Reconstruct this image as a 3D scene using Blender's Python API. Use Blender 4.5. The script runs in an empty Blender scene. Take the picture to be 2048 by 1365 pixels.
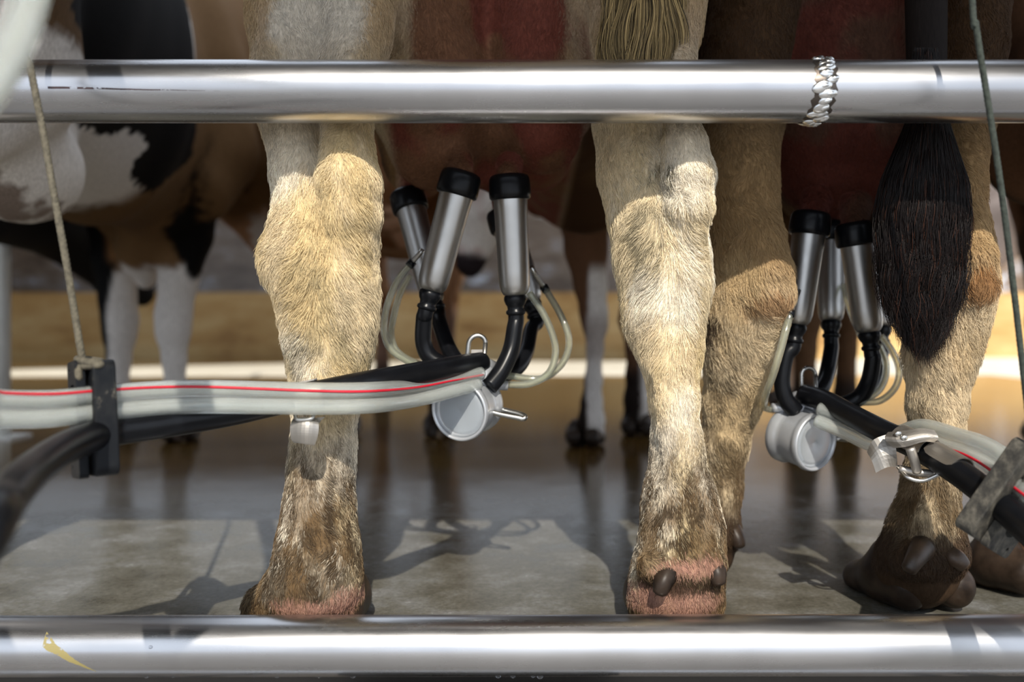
import bpy, math, random
import numpy as np
from mathutils import Vector, Matrix

# ------------------------------------------------------------------ camera, sky, sun, exposure
F, HOR, CZ = 1763.0, 655.0, 0.34            # focal length in pixels, horizon row, camera height (m)
S = bpy.context.scene
COL = S.collection
cam_data = bpy.data.cameras.new('camera')
cam = bpy.data.objects.new('camera', cam_data)
COL.objects.link(cam)
cam.location = (0, 0, CZ)
cam.rotation_euler = (math.radians(90), 0, 0)
cam_data.sensor_width = 36.0
cam_data.lens = F / 2048 * 36
cam_data.shift_y = -(682.5 - HOR) / 2048
cam_data.clip_start = 0.02
cam_data.dof.use_dof = True
cam_data.dof.focus_distance = 0.97
cam_data.dof.aperture_fstop = 2.8
S.camera = cam

world = bpy.data.worlds.new('sky')
S.world = world
world.use_nodes = True
bg = world.node_tree.nodes['Background']
bg.inputs[0].default_value = (0.80, 0.88, 1.0, 1)
bg.inputs[1].default_value = 1.25

SUN_EL, SUN_AZ = math.radians(38.7), math.radians(4)
sd = bpy.data.lights.new('sun', 'SUN')
sd.energy = 4.2
sd.angle = math.radians(0.6)
sd.color = (1.0, 0.93, 0.82)
sun = bpy.data.objects.new('sun', sd)
COL.objects.link(sun)
sun_to = Vector((math.sin(SUN_AZ) * math.cos(SUN_EL), -math.cos(SUN_AZ) * math.cos(SUN_EL), math.sin(SUN_EL)))
sun.rotation_euler = sun_to.to_track_quat('Z', 'Y').to_euler()
sun.location = (0.5, -6, 6)

S.view_settings.view_transform = 'Standard'
S.view_settings.look = 'None'
S.view_settings.gamma = 1
S.view_settings.exposure = 0.25
S.view_settings.use_curve_mapping = False

rng = np.random.default_rng(7)
random.seed(7)


# ------------------------------------------------------------------ helpers
def P(px, py, d):
    """point of the place seen at pixel (px, py) and lying d metres into the scene"""
    return np.array([(px - 1024.0) / F * d, d, CZ + (HOR - py) / F * d])


def tag(o, label=None, cat=None, group=None, kind=None):
    if label: o['label'] = label
    if cat: o['category'] = cat
    if group: o['group'] = group
    if kind: o['kind'] = kind
    return o


def empty(name, loc=(0, 0, 0)):
    o = bpy.data.objects.new(name, None)
    o.empty_display_size = 0.05
    o.location = Vector(loc)
    COL.objects.link(o)
    return o


def make(name, verts, faces, mat, parent=None, smooth=True, mats=None, midx=None):
    """link ONE mesh object; verts in world metres"""
    me = bpy.data.meshes.new(name)
    v = np.asarray(verts, dtype=np.float64)
    off = np.array(world_loc(parent)) if parent is not None else np.zeros(3)
    me.from_pydata((v - off).tolist(), [], [tuple(int(i) for i in f) for f in faces])
    for m in (mats or [mat]):
        me.materials.append(m)
    if midx is not None:
        me.polygons.foreach_set('material_index', np.asarray(midx, dtype=np.int32))
    me.polygons.foreach_set('use_smooth', [smooth] * len(me.polygons))
    me.update()
    o = bpy.data.objects.new(name, me)
    COL.objects.link(o)
    if parent is not None:
        o.parent = parent
    return o


def world_loc(o):
    p = Vector((0, 0, 0))
    while o is not None:
        p += o.location
        o = o.parent
    return p


class MB:
    def __init__(self):
        self.v, self.f = [], []

    def add(self, v, f):
        n = len(self.v)
        self.v += [tuple(map(float, q)) for q in v]
        self.f += [tuple(int(i) + n for i in q) for q in f]
        return self

    def build(self, name, mat, parent=None, smooth=True):
        return make(name, self.v, self.f, mat, parent, smooth)


def spline(pts, n=8):
    """Catmull-Rom through pts (any width of columns)"""
    p = np.asarray(pts, dtype=float)
    if len(p) < 3:
        return np.array([p[0] + (p[-1] - p[0]) * t for t in np.linspace(0, 1, n + 1)])
    q = np.vstack([2 * p[0] - p[1], p, 2 * p[-1] - p[-2]])
    out = []
    for i in range(1, len(q) - 2):
        a, b, c, d = q[i - 1], q[i], q[i + 1], q[i + 2]
        for t in np.linspace(0, 1, n, endpoint=False):
            out.append(0.5 * ((2 * b) + (c - a) * t + (2 * a - 5 * b + 4 * c - d) * t * t + (3 * b - a - 3 * c + d) * t ** 3))
    out.append(p[-1])
    return np.array(out)


def frames(c):
    t = np.gradient(c, axis=0)
    t /= np.linalg.norm(t, axis=1)[:, None] + 1e-12
    ref = np.array([0, 0, 1.0]) if abs(t[0][2]) < 0.9 else np.array([1.0, 0, 0])
    u = np.cross(t[0], ref); u /= np.linalg.norm(u)
    us = []
    for k in range(len(c)):
        u = u - t[k] * np.dot(u, t[k]); u /= np.linalg.norm(u)
        us.append(u.copy())
    us = np.array(us)
    return t, us, np.cross(t, us)


def tube_geo(c, r, seg=16, cap=True, inner=None):
    c = np.asarray(c, float)
    r = np.broadcast_to(np.asarray(r, float), (len(c),))
    t, u, w = frames(c)
    ang = np.linspace(0, 2 * np.pi, seg, endpoint=False)
    V = (c[:, None, :] + r[:, None, None] * (np.cos(ang)[None, :, None] * u[:, None, :] + np.sin(ang)[None, :, None] * w[:, None, :])).reshape(-1, 3)
    Fc = []
    n = len(c)
    for i in range(n - 1):
        for j in range(seg):
            k = (j + 1) % seg
            Fc.append((i * seg + j, i * seg + k, (i + 1) * seg + k, (i + 1) * seg + j))
    V = V.tolist()
    if inner is not None:
        b = len(V)
        Vi = (c[:, None, :] + (r * inner)[:, None, None] * (np.cos(ang)[None, :, None] * u[:, None, :] + np.sin(ang)[None, :, None] * w[:, None, :])).reshape(-1, 3)
        V += Vi.tolist()
        for i in range(n - 1):
            for j in range(seg):
                k = (j + 1) % seg
                Fc.append((b + i * seg + k, b + i * seg + j, b + (i + 1) * seg + j, b + (i + 1) * seg + k))
        for j in range(seg):
            k = (j + 1) % seg
            Fc.append((j, b + j, b + k, k))
            e = (n - 1) * seg
            Fc.append((e + k, b + e + k, b + e + j, e + j))
    elif cap:
        Fc.append(tuple(reversed(range(seg))))
        Fc.append(tuple(range((n - 1) * seg, n * seg)))
    return V, Fc


def lathe_geo(prof, a, b, seg=40):
    """prof: (t along a->b in metres, radius); a, b points"""
    a, b = np.asarray(a, float), np.asarray(b, float)
    ax = (b - a) / np.linalg.norm(b - a)
    ref = np.array([0, 0, 1.0]) if abs(ax[2]) < 0.9 else np.array([0, 1.0, 0])
    u = np.cross(ax, ref); u /= np.linalg.norm(u)
    w = np.cross(ax, u)
    ang = np.linspace(0, 2 * np.pi, seg, endpoint=False)
    V, Fc = [], []
    for (t, r) in prof:
        for g in ang:
            V.append(a + ax * t + r * (math.cos(g) * u + math.sin(g) * w))
    for i in range(len(prof) - 1):
        for j in range(seg):
            k = (j + 1) % seg
            Fc.append((i * seg + j, (i + 1) * seg + j, (i + 1) * seg + k, i * seg + k))
    if prof[0][1] > 1e-5: Fc.append(tuple(range(seg)))
    if prof[-1][1] > 1e-5: Fc.append(tuple(reversed(range((len(prof) - 1) * seg, len(prof) * seg))))
    return V, Fc


def box_geo(c, ax, half):
    """box at c with axes rows of ax and half sizes"""
    c = np.asarray(c, float); ax = np.asarray(ax, float)
    V = [c + sx * half[0] * ax[0] + sy * half[1] * ax[1] + sz * half[2] * ax[2] for sz in (-1, 1) for sy in (-1, 1) for sx in (-1, 1)]
    return V, [(0, 2, 3, 1), (4, 5, 7, 6), (0, 1, 5, 4), (2, 6, 7, 3), (0, 4, 6, 2), (1, 3, 7, 5)]


def sphere_geo(c, r, nu=14, nv=9, ax=None):
    c = np.asarray(c, float); r = np.broadcast_to(np.asarray(r, float), (3,))
    ax = np.eye(3) if ax is None else np.asarray(ax, float)
    V, Fc = [], []
    for i in range(nv + 1):
        th = math.pi * min(max(i / nv, 0.012), 0.988)
        for j in range(nu):
            ph = 2 * math.pi * j / nu
            q = np.array([r[0] * math.sin(th) * math.cos(ph), r[1] * math.sin(th) * math.sin(ph), r[2] * math.cos(th)])
            V.append(c + q @ ax)
    for i in range(nv):
        for j in range(nu):
            k = (j + 1) % nu
            Fc.append((i * nu + j, (i + 1) * nu + j, (i + 1) * nu + k, i * nu + k))
    Fc.append(tuple(range(nu)))
    Fc.append(tuple(reversed(range(nv * nu, (nv + 1) * nu))))
    return V, Fc


def plate_holes(name, outline, holes, depth, bev, xf, mat, parent):
    """flat plate with holes: outline and holes as 2-D loops, xf = 4x4"""
    cu = bpy.data.curves.new('tmp', 'CURVE')
    cu.dimensions = '2D'; cu.fill_mode = 'BOTH'
    cu.extrude = depth / 2 - bev; cu.bevel_depth = bev; cu.bevel_resolution = 2
    for lp in [outline] + holes:
        s = cu.splines.new('POLY'); s.points.add(len(lp) - 1)
        for p, q in zip(s.points, lp): p.co = (q[0], q[1], 0, 1)
        s.use_cyclic_u = True
    t = bpy.data.objects.new('tmp', cu); COL.objects.link(t)
    dg = bpy.context.evaluated_depsgraph_get()
    me = bpy.data.meshes.new_from_object(t.evaluated_get(dg))
    me.transform(xf)
    V = [tuple(v.co) for v in me.vertices]; Fc = [tuple(p.vertices) for p in me.polygons]
    bpy.data.objects.remove(t); bpy.data.curves.remove(cu); bpy.data.meshes.remove(me)
    return make(name, V, Fc, mat, parent, smooth=False)


def circle2(c, r, n=28):
    return [(c[0] + r * math.cos(2 * math.pi * i / n), c[1] + r * math.sin(2 * math.pi * i / n)) for i in range(n)]


def rrect2(w, h, r, n=6):
    out = []
    for cx, cy, a0 in ((w / 2 - r, h / 2 - r, 0), (-w / 2 + r, h / 2 - r, 90), (-w / 2 + r, -h / 2 + r, 180), (w / 2 - r, -h / 2 + r, 270)):
        for i in range(n + 1):
            a = math.radians(a0 + 90 * i / n)
            out.append((cx + r * math.cos(a), cy + r * math.sin(a)))
    return out


# ---- value noise
def _hash(ix, iy, iz, seed):
    h = (ix * 374761393 + iy * 668265263 + iz * 2147483647 + seed * 1274126177) & 0xFFFFFFFF
    h = ((h ^ (h >> 13)) * 1274126177) & 0xFFFFFFFF
    h = (h ^ (h >> 16)) & 0xFFFF
    return h / 65535.0


def noise(p, scale, seed=0):
    q = np.asarray(p, float) * scale + 137.31
    i = np.floor(q).astype(np.int64); f = q - i
    f = f * f * (3 - 2 * f)
    r = 0
    for dx in (0, 1):
        for dy in (0, 1):
            for dz in (0, 1):
                w = (f[:, 0] if dx else 1 - f[:, 0]) * (f[:, 1] if dy else 1 - f[:, 1]) * (f[:, 2] if dz else 1 - f[:, 2])
                r = r + w * _hash(i[:, 0] + dx, i[:, 1] + dy, i[:, 2] + dz, seed)
    return r


def fbm(p, scale, seed=0, oct=3):
    r, a, t = 0, 1.0, 0
    for k in range(oct):
        r = r + a * noise(p, scale * 2 ** k, seed + 11 * k); t += a; a *= 0.5
    return r / t


def sstep(a, b, x):
    t = np.clip((x - a) / (b - a), 0, 1)
    return t * t * (3 - 2 * t)


def mix(a, b, t):
    return a + (np.asarray(b, float) - a) * np.asarray(t)[:, None]


# ---- smooth solids: distance field on a rectilinear grid, meshed with surface nets
class Field:
    def __init__(self, xs, ys, zs):
        self.g = [np.asarray(a, np.float32) for a in (xs, ys, zs)]
        self.F = np.full(tuple(len(a) for a in self.g), 1.0, np.float32)

    def block(self, lo, hi):
        sl = []
        for a, l, h in zip(self.g, lo, hi):
            i, j = np.searchsorted(a, l), np.searchsorted(a, h)
            if j <= i: return None
            sl.append(slice(max(i - 1, 0), j + 1))
        return tuple(sl)

    def coords(self, sl):
        return (self.g[0][sl[0]][:, None, None], self.g[1][sl[1]][None, :, None], self.g[2][sl[2]][None, None, :])

    def join(self, sl, d, k, cut=False):
        A = self.F[sl]
        if cut:
            d = -d
            h = np.maximum(k - np.abs(A - d), 0) / k
            self.F[sl] = np.maximum(A, d) + h * h * k / 4
        else:
            h = np.maximum(k - np.abs(A - d), 0) / k
            self.F[sl] = np.minimum(A, d) - h * h * k / 4

    def chain(self, nodes, ru, rv, k=0.02, U=(1, 0, 0), cut=False):
        n = np.asarray(nodes, float); ru = np.broadcast_to(np.asarray(ru, float), (len(n),)); rv = np.broadcast_to(np.asarray(rv, float), (len(n),))
        U = np.asarray(U, float)
        for i in range(len(n) - 1):
            a, b = n[i], n[i + 1]
            m = max(ru[i], rv[i], ru[i + 1], rv[i + 1]) + k + 0.03
            sl = self.block(np.minimum(a, b) - m, np.maximum(a, b) + m)
            if sl is None: continue
            X, Y, Z = self.coords(sl)
            w = b - a; L = np.linalg.norm(w) + 1e-9; w = w / L
            u = U - w * np.dot(U, w)
            if np.linalg.norm(u) < 0.1: u = np.cross(w, (0, 1, 0))
            u /= np.linalg.norm(u); v = np.cross(w, u)
            x, y, z = X - np.float32(a[0]), Y - np.float32(a[1]), Z - np.float32(a[2])
            f = lambda e: x * np.float32(e[0]) + y * np.float32(e[1]) + z * np.float32(e[2])
            q = f(w); t = np.clip(q / np.float32(L), 0, 1)
            qa = q - t * np.float32(L)
            Ru = np.float32(ru[i]) + t * np.float32(ru[i + 1] - ru[i]); Rv = np.float32(rv[i]) + t * np.float32(rv[i + 1] - rv[i])
            Rm = np.minimum(Ru, Rv)
            eu, ev, ea = f(u) / Ru, f(v) / Rv, qa / Rm
            k0 = np.sqrt(eu * eu + ev * ev + ea * ea) + 1e-6
            k1 = np.sqrt((eu / Ru) ** 2 + (ev / Rv) ** 2 + (ea / Rm) ** 2) + 1e-6
            d = k0 * (k0 - 1) / k1
            # segments of one chain meet with a small blend
            self.join(sl, d, k if (i == 0 or cut) else max(k * 0.6, 0.006), cut)

    def ball(self, c, r, k=0.02, ax=None, cut=False):
        c = np.asarray(c, float); r = np.asarray(r, float); m = r.max() + k + 0.03
        sl = self.block(c - m, c + m)
        if sl is None: return
        X, Y, Z = self.coords(sl)
        x, y, z = X - np.float32(c[0]), Y - np.float32(c[1]), Z - np.float32(c[2])
        ax = np.eye(3) if ax is None else np.asarray(ax, float)
        e = [(x * np.float32(a[0]) + y * np.float32(a[1]) + z * np.float32(a[2])) / np.float32(q) for a, q in zip(ax, r)]
        k0 = np.sqrt(e[0] ** 2 + e[1] ** 2 + e[2] ** 2) + 1e-6
        k1 = np.sqrt(sum((a / np.float32(q)) ** 2 for a, q in zip(e, r))) + 1e-6
        self.join(sl, k0 * (k0 - 1) / k1, k, cut)

    def floor_cut(self, z0):
        d = (np.float32(z0) - self.g[2])[None, None, :]
        self.F = np.maximum(self.F, np.broadcast_to(d, self.F.shape))

    def mesh(self, relax=2):
        Fd = self.F
        ins = Fd < 0
        c8 = [ins[i:Fd.shape[0] - 1 + i, j:Fd.shape[1] - 1 + j, k:Fd.shape[2] - 1 + k] for i in (0, 1) for j in (0, 1) for k in (0, 1)]
        cnt = sum(c.astype(np.int8) for c in c8)
        act = (cnt > 0) & (cnt < 8)
        I, J, K = np.nonzero(act)
        idx = np.full(act.shape, -1, np.int32); idx[I, J, K] = np.arange(len(I))
        cor = [(i, j, k) for i in (0, 1) for j in (0, 1) for k in (0, 1)]
        val = {c: Fd[I + c[0], J + c[1], K + c[2]] for c in cor}
        pos = {c: np.stack([self.g[0][I + c[0]], self.g[1][J + c[1]], self.g[2][K + c[2]]], 1) for c in cor}
        acc = np.zeros((len(I), 3)); n = np.zeros(len(I))
        for c in cor:
            for a in range(3):
                if c[a] == 0:
                    e = list(c); e[a] = 1; e = tuple(e)
                    va, vb = val[c], val[e]
                    m = (va < 0) != (vb < 0)
                    t = np.where(m, va / np.where(m, va - vb, 1), 0)
                    acc += np.where(m[:, None], pos[c] + (pos[e] - pos[c]) * t[:, None], 0); n += m
        V = acc / n[:, None]
        quads = []
        sh = Fd.shape
        for a in range(3):
            sA = [slice(1, s - 1) for s in sh]; sA[a] = slice(0, sh[a] - 1)
            sB = list(sA); sB[a] = slice(1, sh[a])
            x, y = ins[tuple(sA)], ins[tuple(sB)]
            m = np.nonzero(x != y)
            base = [m[q] + (0 if q == a else 1) for q in range(3)]
            flip = x[m]
            b, c = (a + 1) % 3, (a + 2) % 3
            def cell(db, dc):
                q = [base[0], base[1], base[2]]
                q[b] = q[b] - db; q[c] = q[c] - dc
                return idx[q[0], q[1], q[2]]
            Q = np.stack([cell(1, 1), cell(0, 1), cell(0, 0), cell(1, 0)], 1)
            Q[~flip] = Q[~flip][:, ::-1]
            quads.append(Q)
        Q = np.vstack(quads)
        Q = Q[(Q >= 0).all(1)]
        for _ in range(relax):
            s = np.zeros_like(V); cn = np.zeros(len(V))
            for a, b in ((0, 1), (1, 2), (2, 3), (3, 0)):
                for p, q in ((a, b), (b, a)):
                    for ax in range(3):
                        s[:, ax] += np.bincount(Q[:, p], V[Q[:, q], ax], minlength=len(V))
                    cn += np.bincount(Q[:, p], minlength=len(V))
            V = V * 0.4 + 0.6 * s / np.maximum(cn, 1)[:, None]
        return V, Q


def grid(parts):
    """parts: (start, stop, step) runs that follow each other"""
    out = []
    for a, b, s in parts:
        out.append(np.linspace(a, b, max(2, int(round((b - a) / s)) + 1))[:-1])
    out.append([parts[-1][1]])
    return np.concatenate(out)


def big_mesh(name, V, Q, mat, parent, attr=None):
    me = bpy.data.meshes.new(name)
    off = np.array(world_loc(parent)) if parent is not None else np.zeros(3)
    me.vertices.add(len(V)); me.vertices.foreach_set('co', (V - off).astype(np.float32).ravel())
    me.loops.add(Q.size); me.loops.foreach_set('vertex_index', Q.astype(np.int32).ravel())
    me.polygons.add(len(Q)); me.polygons.foreach_set('loop_start', np.arange(0, Q.size, 4, dtype=np.int32))
    me.update(calc_edges=True)
    me.polygons.foreach_set('use_smooth', np.ones(len(Q), bool))
    if attr is not None:
        a = me.attributes.new('coat', 'FLOAT_COLOR', 'POINT')
        a.data.foreach_set('color', np.hstack([attr, np.ones((len(V), 1))]).astype(np.float32).ravel())
    me.materials.append(mat)
    me.validate()
    o = bpy.data.objects.new(name, me); COL.objects.link(o)
    if parent is not None: o.parent = parent
    return o


def hair(name, roots, pts, rad, color, mat, parent):
    """pts (N, M, 3) world, rad (M,), color (N, 3): one hair-curves object"""
    N, M = pts.shape[:2]
    hc = bpy.data.hair_curves.new(name)
    hc.add_curves([M] * N)
    off = np.array(world_loc(parent)) if parent is not None else np.zeros(3)
    hc.attributes['position'].data.foreach_set('vector', (pts - off).astype(np.float32).ravel())
    ra = hc.attributes.get('radius') or hc.attributes.new('radius', 'FLOAT', 'POINT')
    rr = np.broadcast_to(np.asarray(rad, np.float32), (N, M)) if np.ndim(rad) == 1 else rad
    ra.data.foreach_set('value', np.ascontiguousarray(rr, dtype=np.float32).ravel())
    ca = hc.attributes.new('coat', 'FLOAT_COLOR', 'CURVE')
    ca.data.foreach_set('color', np.hstack([color, np.ones((N, 1))]).astype(np.float32).ravel())
    hc.materials.append(mat)
    o = bpy.data.objects.new(name, hc); COL.objects.link(o)
    if parent is not None: o.parent = parent
    return o


# ------------------------------------------------------------------ materials
def mat_new(name):
    m = bpy.data.materials.new(name); m.use_nodes = True
    nt = m.node_tree
    return m, nt, nt.nodes['Principled BSDF']


def setp(b, **kw):
    names = dict(color='Base Color', rough='Roughness', metal='Metallic', spec='Specular IOR Level', trans='Transmission Weight', ior='IOR', coat='Coat Weight', coat_rough='Coat Roughness', sheen='Sheen Weight', sss='Subsurface Weight', aniso='Anisotropic')
    for k, v in kw.items():
        b.inputs[names[k]].default_value = (*v, 1) if k == 'color' else v


def node(nt, typ, **kw):
    n = nt.nodes.new(typ)
    for k, v in kw.items():
        if isinstance(k, str) and hasattr(n, k): setattr(n, k, v)
    return n


def noise_node(nt, scale, detail=4, rough=0.6, src='Object', stretch=None):
    tc = nt.nodes.new('ShaderNodeTexCoord')
    n = nt.nodes.new('ShaderNodeTexNoise')
    n.inputs['Scale'].default_value = scale; n.inputs['Detail'].default_value = detail; n.inputs['Roughness'].default_value = rough
    if stretch:
        mp = nt.nodes.new('ShaderNodeMapping'); mp.inputs['Scale'].default_value = stretch
        nt.links.new(tc.outputs[src], mp.inputs['Vector']); nt.links.new(mp.outputs['Vector'], n.inputs['Vector'])
    else:
        nt.links.new(tc.outputs[src], n.inputs['Vector'])
    return n


def ramp(nt, src, stops):
    r = nt.nodes.new('ShaderNodeValToRGB')
    e = r.color_ramp.elements
    while len(e) < len(stops): e.new(0.5)
    for q, (p, c) in zip(e, stops):
        q.position = p; q.color = (*c, 1) if len(c) == 3 else c
    nt.links.new(src, r.inputs['Fac'])
    return r


def bump(nt, b, src, strength, dist=0.002):
    n = nt.nodes.new('ShaderNodeBump'); n.inputs['Strength'].default_value = strength; n.inputs['Distance'].default_value = dist
    nt.links.new(src, n.inputs['Height']); nt.links.new(n.outputs['Normal'], b.inputs['Normal'])
    return n


def mrange(nt, src, a, b, c, d):
    n = nt.nodes.new('ShaderNodeMapRange')
    for i, v in enumerate((a, b, c, d)): n.inputs[i + 1].default_value = v
    nt.links.new(src, n.inputs[0])
    return n


def simple(name, color, rough=0.5, metal=0.0, var=0.15, nscale=40, bstr=0.0, **kw):
    m, nt, b = mat_new(name)
    setp(b, rough=rough, metal=metal, **kw)
    n = noise_node(nt, nscale)
    c = np.array(color)
    r = ramp(nt, n.outputs['Fac'], [(0.3, tuple(np.clip(c * (1 - var), 0, 1))), (0.7, tuple(np.clip(c * (1 + var), 0, 1)))])
    nt.links.new(r.outputs['Color'], b.inputs['Base Color'])
    if bstr: bump(nt, b, n.outputs['Fac'], bstr)
    return m


def steel(name, rough=0.3, color=(0.62, 0.62, 0.63), stretch=(1, 1, 1), smear=None, scratch=None):
    m, nt, b = mat_new(name)
    setp(b, metal=1.0)
    n = noise_node(nt, 30, 6, 0.65, stretch=stretch)
    big = noise_node(nt, 5, 4, 0.6)
    c = np.array(color)
    r = ramp(nt, big.outputs['Fac'], [(0.3, tuple(c * 0.82)), (0.65, tuple(c))])
    rr = mrange(nt, n.outputs['Fac'], 0.25, 0.75, rough - 0.07, rough + 0.09)
    nt.links.new(rr.outputs[0], b.inputs['Roughness'])
    colour = r.outputs['Color']
    if smear or scratch:
        tc = nt.nodes.new('ShaderNodeTexCoord')
    for (mk, tint, metal) in ((smear, (0.30, 0.25, 0.10), 0.1), (scratch, (0.05, 0.03, 0.03), 0.3)):
        if not mk: continue
        (ax, az), (bx, bz), w = mk       # a dried streak between two points of the surface, in object metres
        nz = noise_node(nt, 60 if mk is smear else 45, 5, 0.7)
        sx = nt.nodes.new('ShaderNodeSeparateXYZ'); nt.links.new(tc.outputs['Object'], sx.inputs[0])
        def M(op, p, q):
            k = nt.nodes.new('ShaderNodeMath'); k.operation = op
            for i, e in enumerate((p, q)):
                if isinstance(e, (int, float)): k.inputs[i].default_value = e
                else: nt.links.new(e, k.inputs[i])
            return k.outputs[0]
        tx = M('DIVIDE', M('SUBTRACT', sx.outputs[0], ax), bx - ax)
        dz = M('SUBTRACT', M('SUBTRACT', sx.outputs[2], az), M('MULTIPLY', tx, bz - az))
        dz = M('ABSOLUTE', M('ADD', dz, M('MULTIPLY', M('SUBTRACT', nz.outputs['Fac'], 0.5), w * 1.4)), 0)
        along = M('MULTIPLY', M('GREATER_THAN', tx, 0.0), M('LESS_THAN', tx, 1.0))
        taper = M('MULTIPLY', M('SUBTRACT', 1.05, tx), w)
        msk = M('MULTIPLY', M('MULTIPLY', along, M('LESS_THAN', dz, taper)), M('GREATER_THAN', nz.outputs['Fac'], 0.42))
        front = M('LESS_THAN', sx.outputs[1], 0.0)
        msk = M('MULTIPLY', msk, front)
        mx = nt.nodes.new('ShaderNodeMix'); mx.data_type = 'RGBA'
        nt.links.new(msk, mx.inputs[0]); nt.links.new(colour, mx.inputs[6]); mx.inputs[7].default_value = (*tint, 1)
        colour = mx.outputs[2]
        nt.links.new(M('SUBTRACT', 1.0, M('MULTIPLY', msk, 1 - metal)), b.inputs['Metallic'])
    nt.links.new(colour, b.inputs['Base Color'])
    bump(nt, b, n.outputs['Fac'], 0.06, 0.001)
    return m


def clear_plastic(name, color=(0.86, 0.90, 0.86), rough=0.12, w=0.8, alpha=1.0):
    m, nt, b = mat_new(name)
    setp(b, rough=rough, ior=1.42, trans=w)
    b.inputs['Alpha'].default_value = alpha
    n = noise_node(nt, 25, 3)
    c = np.array(color)
    r = ramp(nt, n.outputs['Fac'], [(0.3, tuple(c * 0.9)), (0.7, tuple(c))])
    nt.links.new(r.outputs['Color'], b.inputs['Base Color'])
    return m


def coat_mat(name, rough=0.75, spec=0.12, bscale=350):
    m, nt, b = mat_new(name)
    setp(b, rough=rough, spec=spec)
    at = nt.nodes.new('ShaderNodeAttribute'); at.attribute_name = 'coat'
    n = noise_node(nt, bscale, 3, 0.6, stretch=(1, 1, 0.22))
    r = ramp(nt, n.outputs['Fac'], [(0.3, (0.72, 0.70, 0.66)), (0.7, (1.12, 1.1, 1.08))])
    mx = nt.nodes.new('ShaderNodeMix'); mx.data_type = 'RGBA'; mx.blend_type = 'MULTIPLY'; mx.inputs[0].default_value = 1
    nt.links.new(at.outputs['Color'], mx.inputs[6]); nt.links.new(r.outputs['Color'], mx.inputs[7])
    nt.links.new(mx.outputs[2], b.inputs['Base Color'])
    bump(nt, b, n.outputs['Fac'], 0.35, 0.002)
    return m


def hair_mat(name, rough=0.5, spec=0.3):
    m, nt, b = mat_new(name)
    setp(b, rough=rough, spec=spec)
    at = nt.nodes.new('ShaderNodeAttribute'); at.attribute_name = 'coat'
    nt.links.new(at.outputs['Color'], b.inputs['Base Color'])
    return m


def stained(name, stops, scale, rough=0.7, stretch=(1, 1, 1), bstr=0.2, spec=0.5):
    m, nt, b = mat_new(name)
    n = noise_node(nt, scale, 7, 0.68, stretch=stretch)
    r = ramp(nt, n.outputs['Fac'], stops)
    nt.links.new(r.outputs['Color'], b.inputs['Base Color'])
    setp(b, rough=rough, spec=spec)
    bump(nt, b, n.outputs['Fac'], bstr, 0.01)
    return m


M_RUBBER = simple('black_rubber', (0.005, 0.0055, 0.007), 0.30, var=0.3, nscale=30, spec=0.22)
M_RUBBER_OLD = simple('worn_rubber', (0.012, 0.012, 0.012), 0.5, var=0.5, nscale=18, spec=0.4)
M_DUSTY = stained('dusty_plastic', [(0.45, (0.006, 0.007, 0.009)), (0.60, (0.012, 0.013, 0.014)), (0.68, (0.14, 0.125, 0.10)), (0.8, (0.28, 0.25, 0.20))], 38, 0.45, (1, 1, 0.6), 0.05, 0.16)
M_DUSTY2 = stained('dust_coated_plastic', [(0.30, (0.020, 0.020, 0.020)), (0.48, (0.050, 0.047, 0.041)), (0.62, (0.10, 0.092, 0.076)), (0.8, (0.17, 0.155, 0.125))], 110, 0.6, (1, 1, 0.7), 0.05, 0.16)
M_SHELL = steel('shell_steel', 0.36, (0.55, 0.54, 0.52), (1, 1, 1))
M_WIRE = steel('wire_steel', 0.3, (0.62, 0.61, 0.58))
M_SHEET = steel('dull_sheet_steel', 0.5, (0.46, 0.43, 0.39))
M_WELD = steel('weld_steel', 0.22, (0.75, 0.75, 0.74))
M_CLEAR = clear_plastic('clear_hose_plastic', (0.86, 0.90, 0.86), 0.10, 0.72, 0.66)
M_PULSE = clear_plastic('pulse_tube_plastic', (0.82, 0.84, 0.70), 0.06, 0.85, 0.7)
M_MILKY = clear_plastic('milky_plastic', (0.66, 0.71, 0.76), 0.30, 0.6)
M_RED = simple('red_stripe_plastic', (0.55, 0.012, 0.03), 0.35)
M_ALU = simple('cast_alloy', (0.55, 0.57, 0.60), 0.38, metal=0.55, var=0.06)
M_MILK = simple('milk_white', (0.85, 0.84, 0.80), 0.3, var=0.02)
M_ROPE = simple('weathered_rope', (0.10, 0.088, 0.062), 0.85, var=0.45, nscale=180, bstr=0.5)
M_ROPE_DARK = simple('dark_green_cord', (0.030, 0.038, 0.030), 0.85, var=0.5, nscale=220, bstr=0.5)
M_WHITE = simple('white_plastic', (0.78, 0.77, 0.70), 0.4, var=0.05)
M_POST = simple('white_paint', (0.78, 0.77, 0.72), 0.5, var=0.12, nscale=8)
M_HOOF = simple('hoof_horn', (0.030, 0.020, 0.014), 0.4, var=0.7, nscale=30, bstr=0.2, spec=0.2)
M_HOOF_TAN = simple('hoof_horn_tan', (0.045, 0.027, 0.016), 0.45, var=0.7, nscale=35, bstr=0.2)
M_WATER = clear_plastic('water', (0.95, 0.97, 1.0), 0.02, 1.0)
M_COAT = coat_mat('cow_coat')
M_FUR = hair_mat('cow_fur', 0.55, 0.2)
M_TAIL = hair_mat('tail_hair', 0.4, 0.18)


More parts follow.
